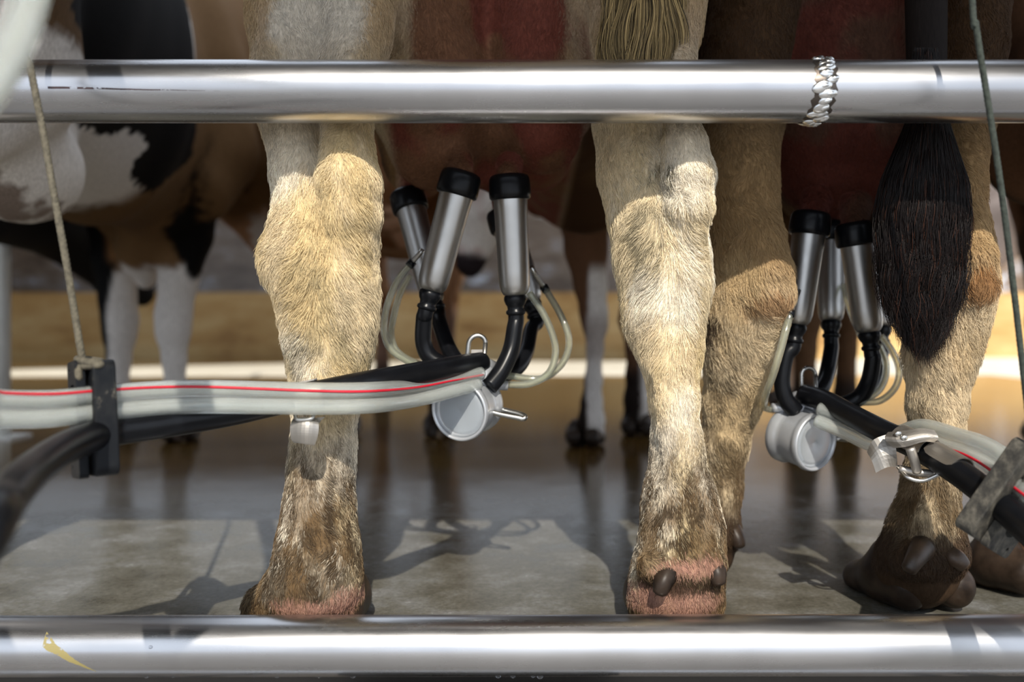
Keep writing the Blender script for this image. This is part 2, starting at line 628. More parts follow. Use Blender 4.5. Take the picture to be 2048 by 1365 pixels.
def floor_mat():
    m, nt, b = mat_new('wet_concrete')
    big = noise_node(nt, 1.6, 6, 0.62)
    mid = noise_node(nt, 9, 6, 0.7)
    fine = noise_node(nt, 160, 4, 0.7)
    sx = nt.nodes.new('ShaderNodeSeparateXYZ'); tc = nt.nodes.new('ShaderNodeTexCoord'); nt.links.new(tc.outputs['Object'], sx.inputs[0])
    deep = mrange(nt, sx.outputs[1], 1.5, 2.2, 0, 1)
    near = ramp(nt, mid.outputs['Fac'], [(0.3, (0.072, 0.066, 0.048)), (0.5, (0.135, 0.128, 0.105)), (0.72, (0.26, 0.262, 0.26))])
    far = ramp(nt, big.outputs['Fac'], [(0.3, (0.07, 0.036, 0.010)), (0.55, (0.13, 0.074, 0.022)), (0.75, (0.20, 0.12, 0.038))])
    mx = nt.nodes.new('ShaderNodeMix'); mx.data_type = 'RGBA'
    nt.links.new(deep.outputs[0], mx.inputs[0]); nt.links.new(near.outputs['Color'], mx.inputs[6]); nt.links.new(far.outputs['Color'], mx.inputs[7])
    gr = ramp(nt, fine.outputs['Fac'], [(0.3, (0.62, 0.62, 0.62)), (0.7, (1.25, 1.25, 1.25))])
    m2 = nt.nodes.new('ShaderNodeMix'); m2.data_type = 'RGBA'; m2.blend_type = 'MULTIPLY'; m2.inputs[0].default_value = 0.8
    nt.links.new(mx.outputs[2], m2.inputs[6]); nt.links.new(gr.outputs['Color'], m2.inputs[7])
    nt.links.new(m2.outputs[2], b.inputs['Base Color'])
    rr = mrange(nt, mid.outputs['Fac'], 0.3, 0.7, 0.14, 0.30)
    rf = mrange(nt, big.outputs['Fac'], 0.3, 0.7, 0.03, 0.11)
    mr = nt.nodes.new('ShaderNodeMix'); nt.links.new(deep.outputs[0], mr.inputs[0]); nt.links.new(rr.outputs[0], mr.inputs[2]); nt.links.new(rf.outputs[0], mr.inputs[3])
    nt.links.new(mr.outputs[0], b.inputs['Roughness'])
    setp(b, spec=0.22)
    ad = nt.nodes.new('ShaderNodeMath'); ad.operation = 'ADD'
    nt.links.new(fine.outputs['Fac'], ad.inputs[0]); nt.links.new(mid.outputs['Fac'], ad.inputs[1])
    bump(nt, b, ad.outputs[0], 0.10, 0.0010)
    return m


M_FLOOR = floor_mat()
M_KERB = stained('tan_concrete', [(0.28, (0.22, 0.095, 0.02)), (0.45, (0.45, 0.27, 0.09)), (0.65, (0.60, 0.42, 0.19)), (0.8, (0.70, 0.53, 0.29))], 1.6, 0.6, (0.7, 1, 2.2))
M_BACKWALL = stained('wet_glint_wall', [(0.3, (0.08, 0.05, 0.03)), (0.5, (0.19, 0.14, 0.10)), (0.60, (0.27, 0.25, 0.25)), (0.67, (0.70, 0.76, 0.86))], 3.6, 0.3, (0.6, 1, 1.6))  # lightest bluish specks are wet glints painted into the colour
M_PALE = stained('sunlit_pale_concrete', [(0.3, (0.62, 0.55, 0.42)), (0.7, (0.82, 0.76, 0.64))], 3, 0.8)  # paleness stands in for sunlight on the far floor strip
M_ROOF = stained('dark_roof', [(0.3, (0.035, 0.03, 0.025)), (0.7, (0.07, 0.06, 0.05))], 2, 0.8)
M_PIT = stained('pit_concrete', [(0.3, (0.16, 0.155, 0.15)), (0.7, (0.26, 0.255, 0.25))], 2, 0.7)


# ------------------------------------------------------------------ the setting
def slab(name, x0, x1, y0, y1, z0, z1, mat, kind='structure'):
    V, Fc = box_geo(((x0 + x1) / 2, (y0 + y1) / 2, (z0 + z1) / 2), np.eye(3), ((x1 - x0) / 2, (y1 - y0) / 2, (z1 - z0) / 2))
    o = make(name, V, Fc, mat, None, smooth=False)
    o['kind'] = kind
    return o


slab('floor', -9, 3.4, 0.945, 12, -0.12, 0.0, M_FLOOR)
slab('floor.001', -9, 9, -14, 0.86, -1.0, -0.9, M_PIT)
slab('wall_front', -9, 9, 0.932, 0.9445, -0.9, -0.002, M_ROOF)
slab('wall_back', -9, 9, 11.0, 11.3, 0.0, 1.95, M_BACKWALL)
slab('wall_left', -9.2, -9, 0.945, 11.3, 0, 3.0, M_ROOF)  # unseen wall, added to keep side light out
slab('floor.002', 3.4, 40, -2, 40, -0.12, 0.0, M_PALE)  # pale apron added to bounce sunlight in from the right
slab('ceiling', -9.2, 2.9, -2.12, 1.5, 3.0, 3.12, M_ROOF)  # unseen roof, its right edge and gap shaped to let light in
slab('ceiling.001', -9.2, 2.9, 5.4, 12.5, 3.0, 3.12, M_ROOF)
# tan kerb with a low foot course, and the sunlit strip of floor painted in as paler concrete
slab('trim_1', -9, 9, 10.0, 10.99, 0.0, 0.735, M_KERB)
slab('trim_2', -9, 9, 9.85, 9.995, 0.0, 0.14, M_KERB)
MBp = MB()
MBp.add([(-4.2, 6.1, 0.004), (3.39, 6.3, 0.004), (3.39, 8.8, 0.004), (-1.4, 8.6, 0.004), (-4.2, 6.9, 0.004),
         (-4.2, 6.1, 0.0), (3.39, 6.3, 0.0), (3.39, 8.8, 0.0), (-1.4, 8.6, 0.0), (-4.2, 6.9, 0.0)],
        [(0, 1, 2, 3, 4), (9, 8, 7, 6, 5), (0, 5, 6, 1), (1, 6, 7, 2), (2, 7, 8, 3), (3, 8, 9, 4), (4, 9, 5, 0)])
MBp.build('trim_3', M_PALE, None, False)['kind'] = 'structure'

# ------------------------------------------------------------------ stainless rails
def rail(name, y, z0, z1, r, mat, label):
    o = empty(name, (0, y, (z0 + z1) / 2))
    c = np.array([(x, y, z0 + (z1 - z0) * (x + 2.2) / 4.4) for x in np.linspace(-2.2, 2.2, 12)])
    V, Fc = tube_geo(c, r, 64)
    p = make('pipe', V, Fc, mat, o)
    tag(o, label, 'rail')
    return o


UY, UZ, UR = 0.885, 0.5767, 0.0309
LY, LZ, LR = 0.90, 0.0156, 0.0300
ux = lambda px: (px - 1024) / F * (UY - UR)
M_RAIL_U = steel('rail_steel_upper', 0.27, (0.53, 0.53, 0.545), (0.12, 1, 1), scratch=((ux(95), 0.0 - 0.004), (ux(440), -0.0075), 0.0011))
M_RAIL_L = steel('rail_steel_lower', 0.28, (0.60, 0.60, 0.615), (0.12, 1, 1), smear=((ux(66), 0.0145), (ux(172), -0.017), 0.0060))
up = rail('rump_rail', UY, UZ, UZ, UR, M_RAIL_U, 'thick stainless steel rail with a lumpy weld seam, behind the cows at hock height')
lo = rail('kick_rail', LY, LZ - 0.003, LZ + 0.002, LR, M_RAIL_L, 'floor-level thick stainless steel rail with a smear of dried ochre dung')
# lumpy weld round the joint of the upper rail
wb = MB()
for k in range(17):
    a = math.radians(98 - k * 13.0)                      # from the top over the front to the underside
    t = k / 16
    xw = ux(1664 - 22 * t + (5 if k % 2 else -3) + 6 * math.sin(k * 2.1))
    rad = UR + 0.0006
    c = (xw, UY - rad * math.cos(a), UZ + rad * math.sin(a))
    n = np.array([0, -math.cos(a), math.sin(a)]); tg = np.array([0, math.sin(a), math.cos(a)])
    sk = np.array([1, 0, 0]) * 0.94 + tg * (0.35 if k % 3 else 0.15); sk /= np.linalg.norm(sk)
    t2 = np.cross(n, sk)
    wb.add(*sphere_geo(c, (0.0085 + 0.0022 * math.sin(k * 1.7), 0.0054 + 0.0009 * math.cos(k * 2.3), 0.0027), 18, 10, (sk, t2, n)))
    wb.add(*sphere_geo(np.array(c) + sk * 0.002, (0.0058, 0.0032, 0.0034), 14, 8, (sk, t2, n)))
wb.build('weld_seam', M_WELD, up)
# dark heat tint beside the weld
tint = MB()
M_SCALE = steel('weld_scale', 0.4, (0.10, 0.085, 0.075))
cc = [(ux(1663 - 22 * k / 40), UY - (UR + 0.0002) * math.cos(math.radians(118 - k * 6.2)), UZ + (UR + 0.0002) * math.sin(math.radians(118 - k * 6.2))) for k in range(41)]
ring_v, ring_f = [], []
for k, c in enumerate(cc):
    wv = 0.0108 + 0.0014 * math.sin(k * 1.9) + 0.0008 * math.sin(k * 4.3)
    a = math.radians(118 - k * 6.2); n = np.array([0, -math.cos(a), math.sin(a)])
    for s, h in ((-1, 0), (-0.6, 0.0009), (0.6, 0.0009), (1, 0)):
        ring_v.append(np.array(c) + np.array([s * wv, 0, 0]) + n * h)
    if k:
        for j in range(3): ring_f.append(((k - 1) * 4 + j, (k - 1) * 4 + j + 1, k * 4 + j + 1, k * 4 + j))
make('weld_scale', ring_v, ring_f, M_SCALE, up)
wd = MB()
for px, py, r in ((280, 1346, .0022), (335, 1345, .0019), (300, 1272, .0016), (500, 1345, .0016), (545, 1347, .002), (700, 1347, .0022), (996, 1346, .0022), (1026, 1346, .002), (1067, 1346, .0018), (1081, 1347, .0026), (630, 1348, .0018)):
    x = (px - 1024) / F * (LY - .03)
    a = math.asin(np.clip((1290.5 - py) / 59.5, -1, 1)) * 0.86
    c = (x, LY - LR * math.cos(a), LZ + LR * math.sin(a))
    wd.add(*sphere_geo(c, (r * 1.25, r * 0.8, r), 12, 8))
tag(wd.build('water_drops', M_WATER), 'small water drops hanging along the underside of the floor-level steel rail', 'water', kind='stuff')
# dark rubber skirt below the lower rail
V, Fc = box_geo(((955 - 1024) / F * .87, .885, -.10), np.eye(3), (0.143, .006, .0755))
sk = make('rubber_skirt', V, Fc, M_RUBBER_OLD, None, False)
tag(sk, 'black rubber skirt hanging under the floor-level steel rail', 'rubber skirt')

# painted post far left
pt = empty('steel_post', ((4 - 1024) / F * 2.7, 2.7, 0))
V, Fc = tube_geo(np.array([pt.location + Vector((0, 0, z)) for z in (0.0, 0.4, 1.0, 2.0, 2.998)]), 0.024, 24)
make('shaft', V, Fc, M_POST, pt)
V, Fc = box_geo(np.array(pt.location) + (0, 0, .004), np.eye(3), (.06, .06, .004))
make('foot_plate', V, Fc, M_POST, pt, False)
tag(pt, 'white painted round steel post standing on the wet floor beside the black cow', 'post')


# ------------------------------------------------------------------ milking clusters
def teat_cup(cl, top, bot, neck_pts, r=0.0205):
    """top/bot: world ends of the rubber mouthpiece top and the shell bottom"""
    top, bot = np.asarray(top), np.asarray(bot)
    L = np.linalg.norm(bot - top)
    ax = (bot - top) / L
    h = 0.031
    V, Fc = lathe_geo([(h - .006, r + .0006), (h, r + .0008), (h + .012, r + .0004), (h + .02, r), (L - .03, r - .0008), (L - .014, r - .0014), (L - .006, r - .0032), (L - .0015, r - .0062), (L, r - .0095)], top, bot, 48)
    sh = make('teat_cup', V, Fc, M_SHELL, cl)
    rr = r + .0045
    V, Fc = lathe_geo([(0.0, .008), (-.0005, .012), (0.0, rr - .006), (.002, rr - .002), (.006, rr), (.014, rr + .0007), (h - .007, rr + .0011), (h - .002, rr + .0006), (h, rr - .001), (h + .0005, r - .001)], top, bot, 48)
    make('mouthpiece', V, Fc, M_RUBBER, sh)
    V, Fc = lathe_geo([(L - .004, .0095), (L + .001, .0138), (L + .005, .0142), (L + .010, .0125), (L + .013, .0105), (L + .017, .0100), (L + .019, .0122), (L + .022, .0122), (L + .024, .0100)], top, bot, 32)
    make('liner_collar', V, Fc, M_RUBBER, sh)
    c = spline([bot + ax * .017, bot + ax * .03] + list(neck_pts), 8)
    V, Fc = tube_geo(c, np.linspace(.0098, .0112, len(c)), 20)
    make('milk_tube', V, Fc, M_RUBBER, sh)
    return sh


def pulse_tube(parent, pts, r=0.0045, nipple=None):
    c = spline(pts, 10)
    V, Fc = tube_geo(c, r, 14, inner=0.62)
    t = make('pulse_tube', V, Fc, M_PULSE, parent)
    if nipple is not None:
        c = spline(nipple, 4)
        V, Fc = tube_geo(c, 0.0032, 12)
        make('nipple', V, Fc, M_WIRE, t)
        e = np.asarray(nipple[-1]); s = np.asarray(nipple[-2]); d = (e - s) / np.linalg.norm(e - s)
        V, Fc = tube_geo(np.array([e - d * .004, e + d * .004]), 0.0056, 14)
        make('ferrule', V, Fc, M_RUBBER, t)
    return t


def claw(cl, front, axis, r=0.0365, L=0.052, peg=None):
    """bowl lying on its side, window towards the viewer; axis points from window to back"""
    f = np.asarray(front); ax = np.asarray(axis, float); ax /= np.linalg.norm(ax); b = f + ax
    V, Fc = lathe_geo([(.012, r - .004), (.004, r - .004), (0, r - .003), (-.001, r - .001), (.001, r + .0005), (.007, r + .001), (.009, r - .001), (.014, r - .0015), (L * .55, r - .003), (L * .62, r - .0045), (L * .70, r - .003), (L * .8, r - .0005), (L * .92, r - .001), (L, r - .006), (L + .002, 0)], f, b, 56)
    body = make('claw_bowl', V, Fc, M_ALU, cl)
    V, Fc = lathe_geo([(.0035, 0), (.002, r * .35), (.0022, r * .7), (.003, r - .0042), (.006, r - .0042), (.0062, r * .6), (.007, 0)], f, b, 56)
    make('window', V, Fc, M_MILKY, body)
    # milk lying in the bottom of the bowl, seen through the window
    up_ = np.array([0, 0, 1.0]); u = np.cross(ax, up_); u /= np.linalg.norm(u); w = np.cross(u, ax)
    rm = r - .0048; loop = []
    for a in np.linspace(math.radians(222), math.radians(318), 18):
        loop.append((math.cos(a) * rm, math.sin(a) * rm))
    n = len(loop)
    Vm = [f + ax * d + u * q[0] + w * q[1] for d in (.0078, .03) for q in loop]
    Fm = [tuple(range(n)), tuple(reversed(range(n, 2 * n)))] + [(i, n + i, n + (i + 1) % n, (i + 1) % n) for i in range(n)]
    make('milk', Vm, Fm, M_MILK, body, False)
    V, Fc = lathe_geo([(.03, 0), (.03, r - .005), (.032, r - .005), (.032, 0)], f, b, 40)
    make('inner_wall', V, Fc, M_ALU, body)
    if peg is not None:
        c = spline(peg, 6)
        V, Fc = tube_geo(c, .0033, 12)
        make('peg', V, Fc, M_WIRE, body)
    return body


def stadium(c, u, w, hw, hh, n=14):
    pts = []
    for i in range(n + 1):
        a = math.pi * i / n
        pts.append(np.asarray(c) + u * hw * math.cos(a) + w * (hh + hw * math.sin(a)))
    for i in range(n + 1):
        a = math.pi + math.pi * i / n
        pts.append(np.asarray(c) + u * hw * math.cos(a) + w * (-hh + hw * math.sin(a)))
    return pts + [pts[0]]


D = 1.085
clA = empty('milking_cluster', P(950, 790, D))
tag(clA, 'milking cluster on the cream cow, four steel teat cups over a round milky-windowed claw', 'milking cluster', 'milking clusters on the udders')
axA = (0.40, 0.90, 0.12)
bowlA = claw(clA, P(917, 823, 1.06), axA, 0.0368, 0.056, peg=[P(972, 822, 1.075), P(1000, 829, 1.072), P(1035, 836, 1.068), P(1046, 838, 1.068), P(1050, 834, 1.07), P(1040, 829, 1.075), P(1004, 820, 1.085)])
# manifold above the bowl with its nozzles
V, Fc = lathe_geo([(0, .010), (.004, .017), (.022, .018), (.034, .014), (.036, 0)], P(962, 778, 1.085), P(962, 740, 1.10), 32)
make('manifold', V, Fc, M_ALU, clA)
for a, b, r in ((P(985, 740, 1.10), P(945, 722, 1.09), .011), (P(960, 770, 1.095), P(1015, 772, 1.10), .006), (P(965, 745, 1.10), P(1010, 748, 1.11), .006)):
    V, Fc = tube_geo(np.array([a, b]), r, 20); make('nozzle', V, Fc, M_ALU, clA)
hu = np.array([1, 0.1, 0.0]); hw_ = np.array([0.10, 0, 1.0])
V, Fc = tube_geo(np.array(stadium(P(952, 709, 1.10), hu, hw_, .0105, .013)), .0029, 12); make('hanging_hook', V, Fc, M_WIRE, clA)
V, Fc = box_geo(P(955, 722, 1.104), (hu, (0, 1, 0), hw_), (.009, .0012, .014)); make('hook_plate', V, Fc, M_SHEET, clA, False)
teat_cup(clA, P(1018, 349, 1.09), P(1030, 592, 1.10), [P(1030, 655, 1.10), P(1022, 700, 1.095), P(1003, 742, 1.085), P(978, 774, 1.075)])
teat_cup(clA, P(925, 343, 1.085), P(862, 583, 1.09), [P(848, 640, 1.095), P(848, 690, 1.10), P(870, 722, 1.10), P(940, 748, 1.10)])
teat_cup(clA, P(812, 383, 1.26), P(866, 588, 1.22), [P(880, 650, 1.19), P(905, 712, 1.16), P(945, 750, 1.125)])
teat_cup(clA, P(1004, 420, 1.27), P(1062, 604, 1.24), [P(1062, 660, 1.22), P(1052, 705, 1.18), P(1030, 738, 1.15), P(985, 756, 1.12)])
pulse_tube(clA, [P(822, 528, 1.12), P(795, 562, 1.11), P(775, 610, 1.10), P(768, 655, 1.10), P(776, 690, 1.10), P(800, 714, 1.10), P(850, 738, 1.11), P(930, 760, 1.11)], nipple=[P(846, 500, 1.115), P(822, 528, 1.12)])
pulse_tube(clA, [P(820, 552, 1.16), P(800, 588, 1.15), P(786, 640, 1.14), P(783, 675, 1.13), P(797, 706, 1.12), P(840, 730, 1.12), P(930, 757, 1.12)])
pulse_tube(clA, [P(1090, 578, 1.15), P(1118, 624, 1.13), P(1136, 668, 1.12), P(1136, 702, 1.12), P(1118, 735, 1.12), P(1080, 758, 1.12), P(1015, 752, 1.12)], nipple=[P(1062, 535, 1.13), P(1090, 578, 1.15)])
pulse_tube(clA, [P(1058, 585, 1.10), P(1088, 630, 1.10), P(1108, 680, 1.10), P(1110, 715, 1.10), P(1096, 748, 1.10), P(1060, 768, 1.105), P(1012, 770, 1.11)])

DB = 1.16
clB = empty('milking_cluster', P(1610, 840, DB))
tag(clB, 'milking cluster on the dark-tailed cow, its steel teat cups half hidden by the black tail', 'milking cluster', 'milking clusters on the udders')
claw(clB, P(1633, 886, 1.13), (-0.50, 0.86, 0.10), 0.0372, 0.058, peg=[P(1672, 872, 1.16), P(1700, 876, 1.16), P(1716, 879, 1.16), P(1704, 880, 1.155), P(1672, 878, 1.15)])
V, Fc = lathe_geo([(0, .010), (.004, .017), (.022, .018), (.034, .014), (.036, 0)], P(1602, 838, 1.17), P(1606, 795, 1.18), 32)
make('manifold', V, Fc, M_ALU, clB)
for a, b, r in ((P(1600, 800, 1.18), P(1635, 795, 1.16), .011), (P(1602, 815, 1.17), P(1545, 816, 1.16), .006), (P(1606, 822, 1.16), P(1650, 838, 1.15), .006)):
    V, Fc = tube_geo(np.array([a, b]), r, 20); make('nozzle', V, Fc, M_ALU, clB)
V, Fc = tube_geo(np.array(stadium(P(1617, 770, 1.18), np.array([1, .1, 0]), np.array([0, 0, 1.0]), .0098, .013)), .0027, 12); make('hanging_hook', V, Fc, M_WIRE, clB)
teat_cup(clB, P(1624, 424, 1.15), P(1592, 650, 1.15), [P(1572, 712, 1.15), P(1564, 760, 1.15), P(1571, 798, 1.15), P(1592, 824, 1.15)])
teat_cup(clB, P(1661, 446, 1.30), P(1662, 644, 1.27), [P(1662, 700, 1.26), P(1654, 745, 1.24), P(1642, 778, 1.21), P(1615, 800, 1.19)], r=.0195)
teat_cup(clB, P(1708, 445, 1.15), P(1738, 665, 1.15), [P(1746, 720, 1.15), P(1737, 765, 1.155), P(1712, 800, 1.165), P(1640, 822, 1.17)])
teat_cup(clB, P(1760, 452, 1.30), P(1762, 655, 1.27), [P(1762, 710, 1.26), P(1745, 765, 1.23), P(1700, 805, 1.20), P(1625, 815, 1.18)], r=.0195)
pulse_tube(clB, [P(1580, 628, 1.055), P(1564, 690, 1.045), P(1546, 750, 1.05), P(1530, 796, 1.08), P(1534, 818, 1.16), P(1585, 818, 1.17)], nipple=[P(1597, 582, 1.105), P(1580, 628, 1.055)])
pulse_tube(clB, [P(1762, 672, 1.15), P(1786, 706, 1.15), P(1798, 742, 1.15), P(1790, 776, 1.15), P(1760, 802, 1.15), P(1715, 806, 1.16), P(1620, 815, 1.17)])
pulse_tube(clB, [P(1758, 690, 1.2), P(1772, 726, 1.2), P(1768, 764, 1.19), P(1745, 792, 1.18), P(1700, 800, 1.18), P(1625, 812, 1.18)])
pulse_tube(clB, [P(1720, 672, 1.25), P(1706, 640, 1.24), P(1692, 600, 1.24), P(1686, 570, 1.26)], r=.0034)


# ------------------------------------------------------------------ hoses, brackets, ropes
def hose(name, pts, r, mat, label, cat='hose', group=None, seg=28):
    c = spline(pts, 10)
    V, Fc = tube_geo(c, r, seg)
    o = make(name, V, Fc, mat)
    tag(o, label, cat, group)
    return o


def twin_hose(name, pts, ups, r, label, stripe_side=1, angles=(38, 38), span=(0, 1)):
    """two clear tubes side by side along pts; ups: direction from first to second tube at each point"""
    o = empty(name, pts[len(pts) // 2])
    q = spline(np.hstack([np.asarray(pts), np.asarray(ups, float)]), 10)
    c, u = q[:, :3], q[:, 3:]
    u = u / np.linalg.norm(u, axis=1)[:, None]
    for s in (-1, 1):
        V, Fc = tube_geo(c + u * s * r * 0.98, r, 24, inner=0.66)
        t = make('clear_tube', V, Fc, M_CLEAR, o)
    t = np.gradient(c, axis=0); t /= np.linalg.norm(t, axis=1)[:, None]
    n = np.cross(t, u)
    n = n * np.sign((n * -c).sum(1))[:, None]            # outward side of the pair that the stripe is printed on
    a = np.radians(np.linspace(angles[0], angles[1], len(c)))[:, None]
    sc = c + u * stripe_side * r * (0.98 + np.sin(a)) + n * r * np.cos(a) * 0.98
    sc = sc[int(span[0] * len(c)):int(span[1] * len(c))]
    V, Fc = tube_geo(sc, r * 0.17, 8)
    tag(make('stripe', V, Fc, M_RED, o), 'red stripe along the clear tube')
    tag(o, label, 'hose')
    return o


hose('milk_hose', [P(962, 726, 1.09), P(935, 730, 1.06), P(890, 738, 1.015), P(800, 755, .955), P(720, 770, .908), P(590, 797, .885), P(450, 828, .86), P(330, 848, .82), P(215, 866, .78), P(140, 892, .71), P(70, 938, .62), P(10, 1000, .52), P(-60, 1120, .44), np.array([-.31, .34, .06]), np.array([-.36, .27, -.25]), np.array([-.38, .25, -.89])], .0132, M_RUBBER,
     'black rubber milk hose curving from the cream cow\'s cluster through the roped bracket')
twin_hose('clear_hose', [P(958, 758, 1.06), P(905, 770, 1.022), P(830, 786, .97), P(740, 796, .888), P(640, 798, .865), P(530, 796, .85), P(400, 794, .83), P(300, 798, .805), P(195, 808, .775), P(100, 818, .745), P(0, 819, .715), P(-120, 812, .68), np.array([-.60, .62, .25]), np.array([-.78, .58, .10]), np.array([-.90, .56, -.3]), np.array([-.92, .55, -.88])],
          [(0.2, .5, .7), (0.1, .35, .8), (0, .15, 1), (0, 0, 1), (0, 0, 1), (0, 0, 1), (0, 0, 1), (0, 0, 1), (0, .1, 1), (0, .1, 1), (0, .1, 1), (0, .1, 1), (.3, .1, 1), (.7, .1, .7), (1, .1, .2), (1, .1, 0)], .0081,
          'clear twin air hose with red stripe crossing the cream cow\'s leg', 1, (-25, 70))
twin_hose('clear_hose', [np.array([-.72, .70, 2.98]), np.array([-.62, .66, 1.6]), np.array([-.42, .61, .92]), P(75, -190, .56), P(70, -90, .52), P(55, -10, .49), P(34, 60, .465), P(4, 130, .445), P(-40, 200, .43), P(-110, 280, .42), np.array([-.33, .42, .36]), np.array([-.42, .43, .30]), np.array([-.52, .46, .45])],
          [(-1, .2, 0)] * 3 + [(-.8, .3, -.5)] * 7 + [(-.5, .3, -.8), (0, .3, -1), (.5, .3, -.8)], .0083, 'clear twin air hose looping down close in front of the upper rail', 1)
hose('milk_hose', [P(1610, 790, 1.16), P(1650, 803, 1.12), P(1700, 830, 1.07), P(1770, 866, 1.0), P(1830, 893, .955), P(1900, 934, .90), P(1970, 985, .85), P(2048, 1052, .79), P(2150, 1160, .72), np.array([.50, .63, .02]), np.array([.54, .56, -.3]), np.array([.55, .55, -.89])], .0138, M_RUBBER,
     'black rubber milk hose slanting down from the dark-tailed cow\'s cluster past a steel buckle')
twin_hose('clear_hose', [P(1636, 830, 1.105), P(1690, 851, 1.08), P(1745, 876, 1.05), P(1790, 878, 1.035), P(1840, 866, 1.0), P(1905, 884, .945), P(1965, 905, .895), P(2025, 945, .845), P(2080, 985, .80), P(2160, 1045, .75), np.array([.535, .66, .12]), np.array([.59, .60, -.25]), np.array([.60, .58, -.88])],
          [(.3, .3, .8), (.3, .1, .8), (.3, 0, .8), (.4, 0, .9), (.4, 0, .9), (.5, 0, .8), (.5, 0, .8), (.6, 0, .8), (.6, 0, .8), (.6, 0, .8), (.7, 0, .6), (1, 0, .2), (1, 0, 0)], .0084,
          'clear twin air hose with a red stripe, beside the slanting black hose with the buckle', -1, (20, 20), (.37, 1))


def bracket(c, T, L, label, nut=False, w=.052, h=.098, th=.019, mat=None):
    mat = mat or M_DUSTY
    c = np.asarray(c, float)
    T = np.asarray(T, float); T /= np.linalg.norm(T)
    L = np.asarray(L, float); L -= T * L.dot(T); L /= np.linalg.norm(L)
    W = np.cross(L, T)
    o = empty('hose_bracket', c)
    xf = Matrix(((W[0], L[0], T[0], c[0]), (W[1], L[1], T[1], c[1]), (W[2], L[2], T[2], c[2]), (0, 0, 0, 1)))
    plate_holes('holder_block', rrect2(w, h, .007), [circle2((0, h * .135), .0185, 28), circle2((0, -h * .20), .0148, 28)], th, .0016, xf, mat, o)
    # thin flange at the back with screw holes
    xf2 = xf @ Matrix.Translation((w * .18, 0, -th * .85 if not nut else th * .75))
    plate_holes('flange', rrect2(w * .75, h * 1.04, .004), [circle2((0, h * .135), .0185, 24), circle2((0, -h * .20), .0148, 24), circle2((w * .22, -h * .44), .0028, 14), circle2((w * .22, h * .44), .0028, 14)], .008, .0008, xf2, mat, o)
    if nut:
        q = c + L * (h / 2 + .001) + W * w * .05
        V, Fc = lathe_geo([(0, .011), (.004, .0112), (.005, .0085), (.010, .0085), (.0105, .0095), (.015, .0095), (.016, .006), (.016, 0)], q, q + L, 26)
        make('nut', V, Fc, M_WHITE, o)
    tag(o, label, 'hose bracket')
    return o, W, L, T


brA = bracket(P(200, 836, .785), (.80, .58, .02), (-.17, 0, 1), 'black plastic hose bracket hanging on the frayed rope, hoses passing through its two holes')
bracket(P(2012, 990, .835), (.47, -.80, -.38), (.48, .0, .88), 'dusty black plastic hose bracket topped by a white nut, on the slanting hose', True, w=.066, mat=M_DUSTY2)


def cord(name, pts, r, mat, label):
    o = empty(name, pts[0])
    c = spline(pts, 12)
    t, u, w = frames(c)
    V, Fc = tube_geo(c, r, 14)
    make('cord', V, Fc, mat, o)
    st = MB()                                             # laid strands round the core
    n = 4
    cc = spline(pts, 60)
    t, u, w = frames(cc)
    s = np.cumsum(np.r_[0, np.linalg.norm(np.diff(cc, axis=0), axis=1)])
    for k in range(n):
        ph = s / .011 * 2 * math.pi / 1.6 + 2 * math.pi * k / n
        st.add(*tube_geo(cc + (u * np.cos(ph)[:, None] + w * np.sin(ph)[:, None]) * r * .66, r * .42, 6))
    st.build('twisted_strand', mat, o)
    tag(o, label, 'rope')
    return o


ra = cord('rope', [np.array([-.50, .82, 2.985]), np.array([-.475, .81, 1.8]), np.array([-.458, .805, 1.0]), P(40, 0, .80), P(62, 140, .80), P(86, 262, .798), P(110, 400, .795), P(136, 545, .79), P(158, 680, .785), P(166, 726, .785)], .0031, M_ROPE, 'frayed tan rope hanging down to the black hose bracket, knotted round its top')
kn = MB()
for (a, b) in (((158, 722), (196, 726)), ((160, 733), (200, 730))):
    p0, p1 = P(a[0], a[1], .775), P(b[0], b[1], .765)
    p2, p3 = P(b[0] + 4, b[1] - 3, .80), P(a[0], a[1] - 4, .81)
    lp = spline([p0, p0 * .5 + p1 * .5 + (0, -.003, 0), p1, p2, p3, p0], 8)
    kn.add(*tube_geo(lp, .0034, 10))
kn.add(*tube_geo(spline([P(160, 732, .772), P(157, 745, .77), P(160, 758, .772), P(168, 752, .79)], 6), .0034, 10))
kn.build('knot', M_ROPE, ra)
cord('rope', [np.array([.38, .82, 2.985]), np.array([.39, .81, 1.8]), np.array([.405, .805, 1.0]), P(1943, -30, .80), P(1952, 50, .80), P(1964, 130, .80), P(1984, 255, .80), P(2008, 420, .80), P(2030, 600, .80), P(2050, 775, .80), P(2062, 880, .805)], .0027, M_ROPE_DARK, 'dark green cord hanging in front of the weld-seamed rail near the dark-tailed cow')


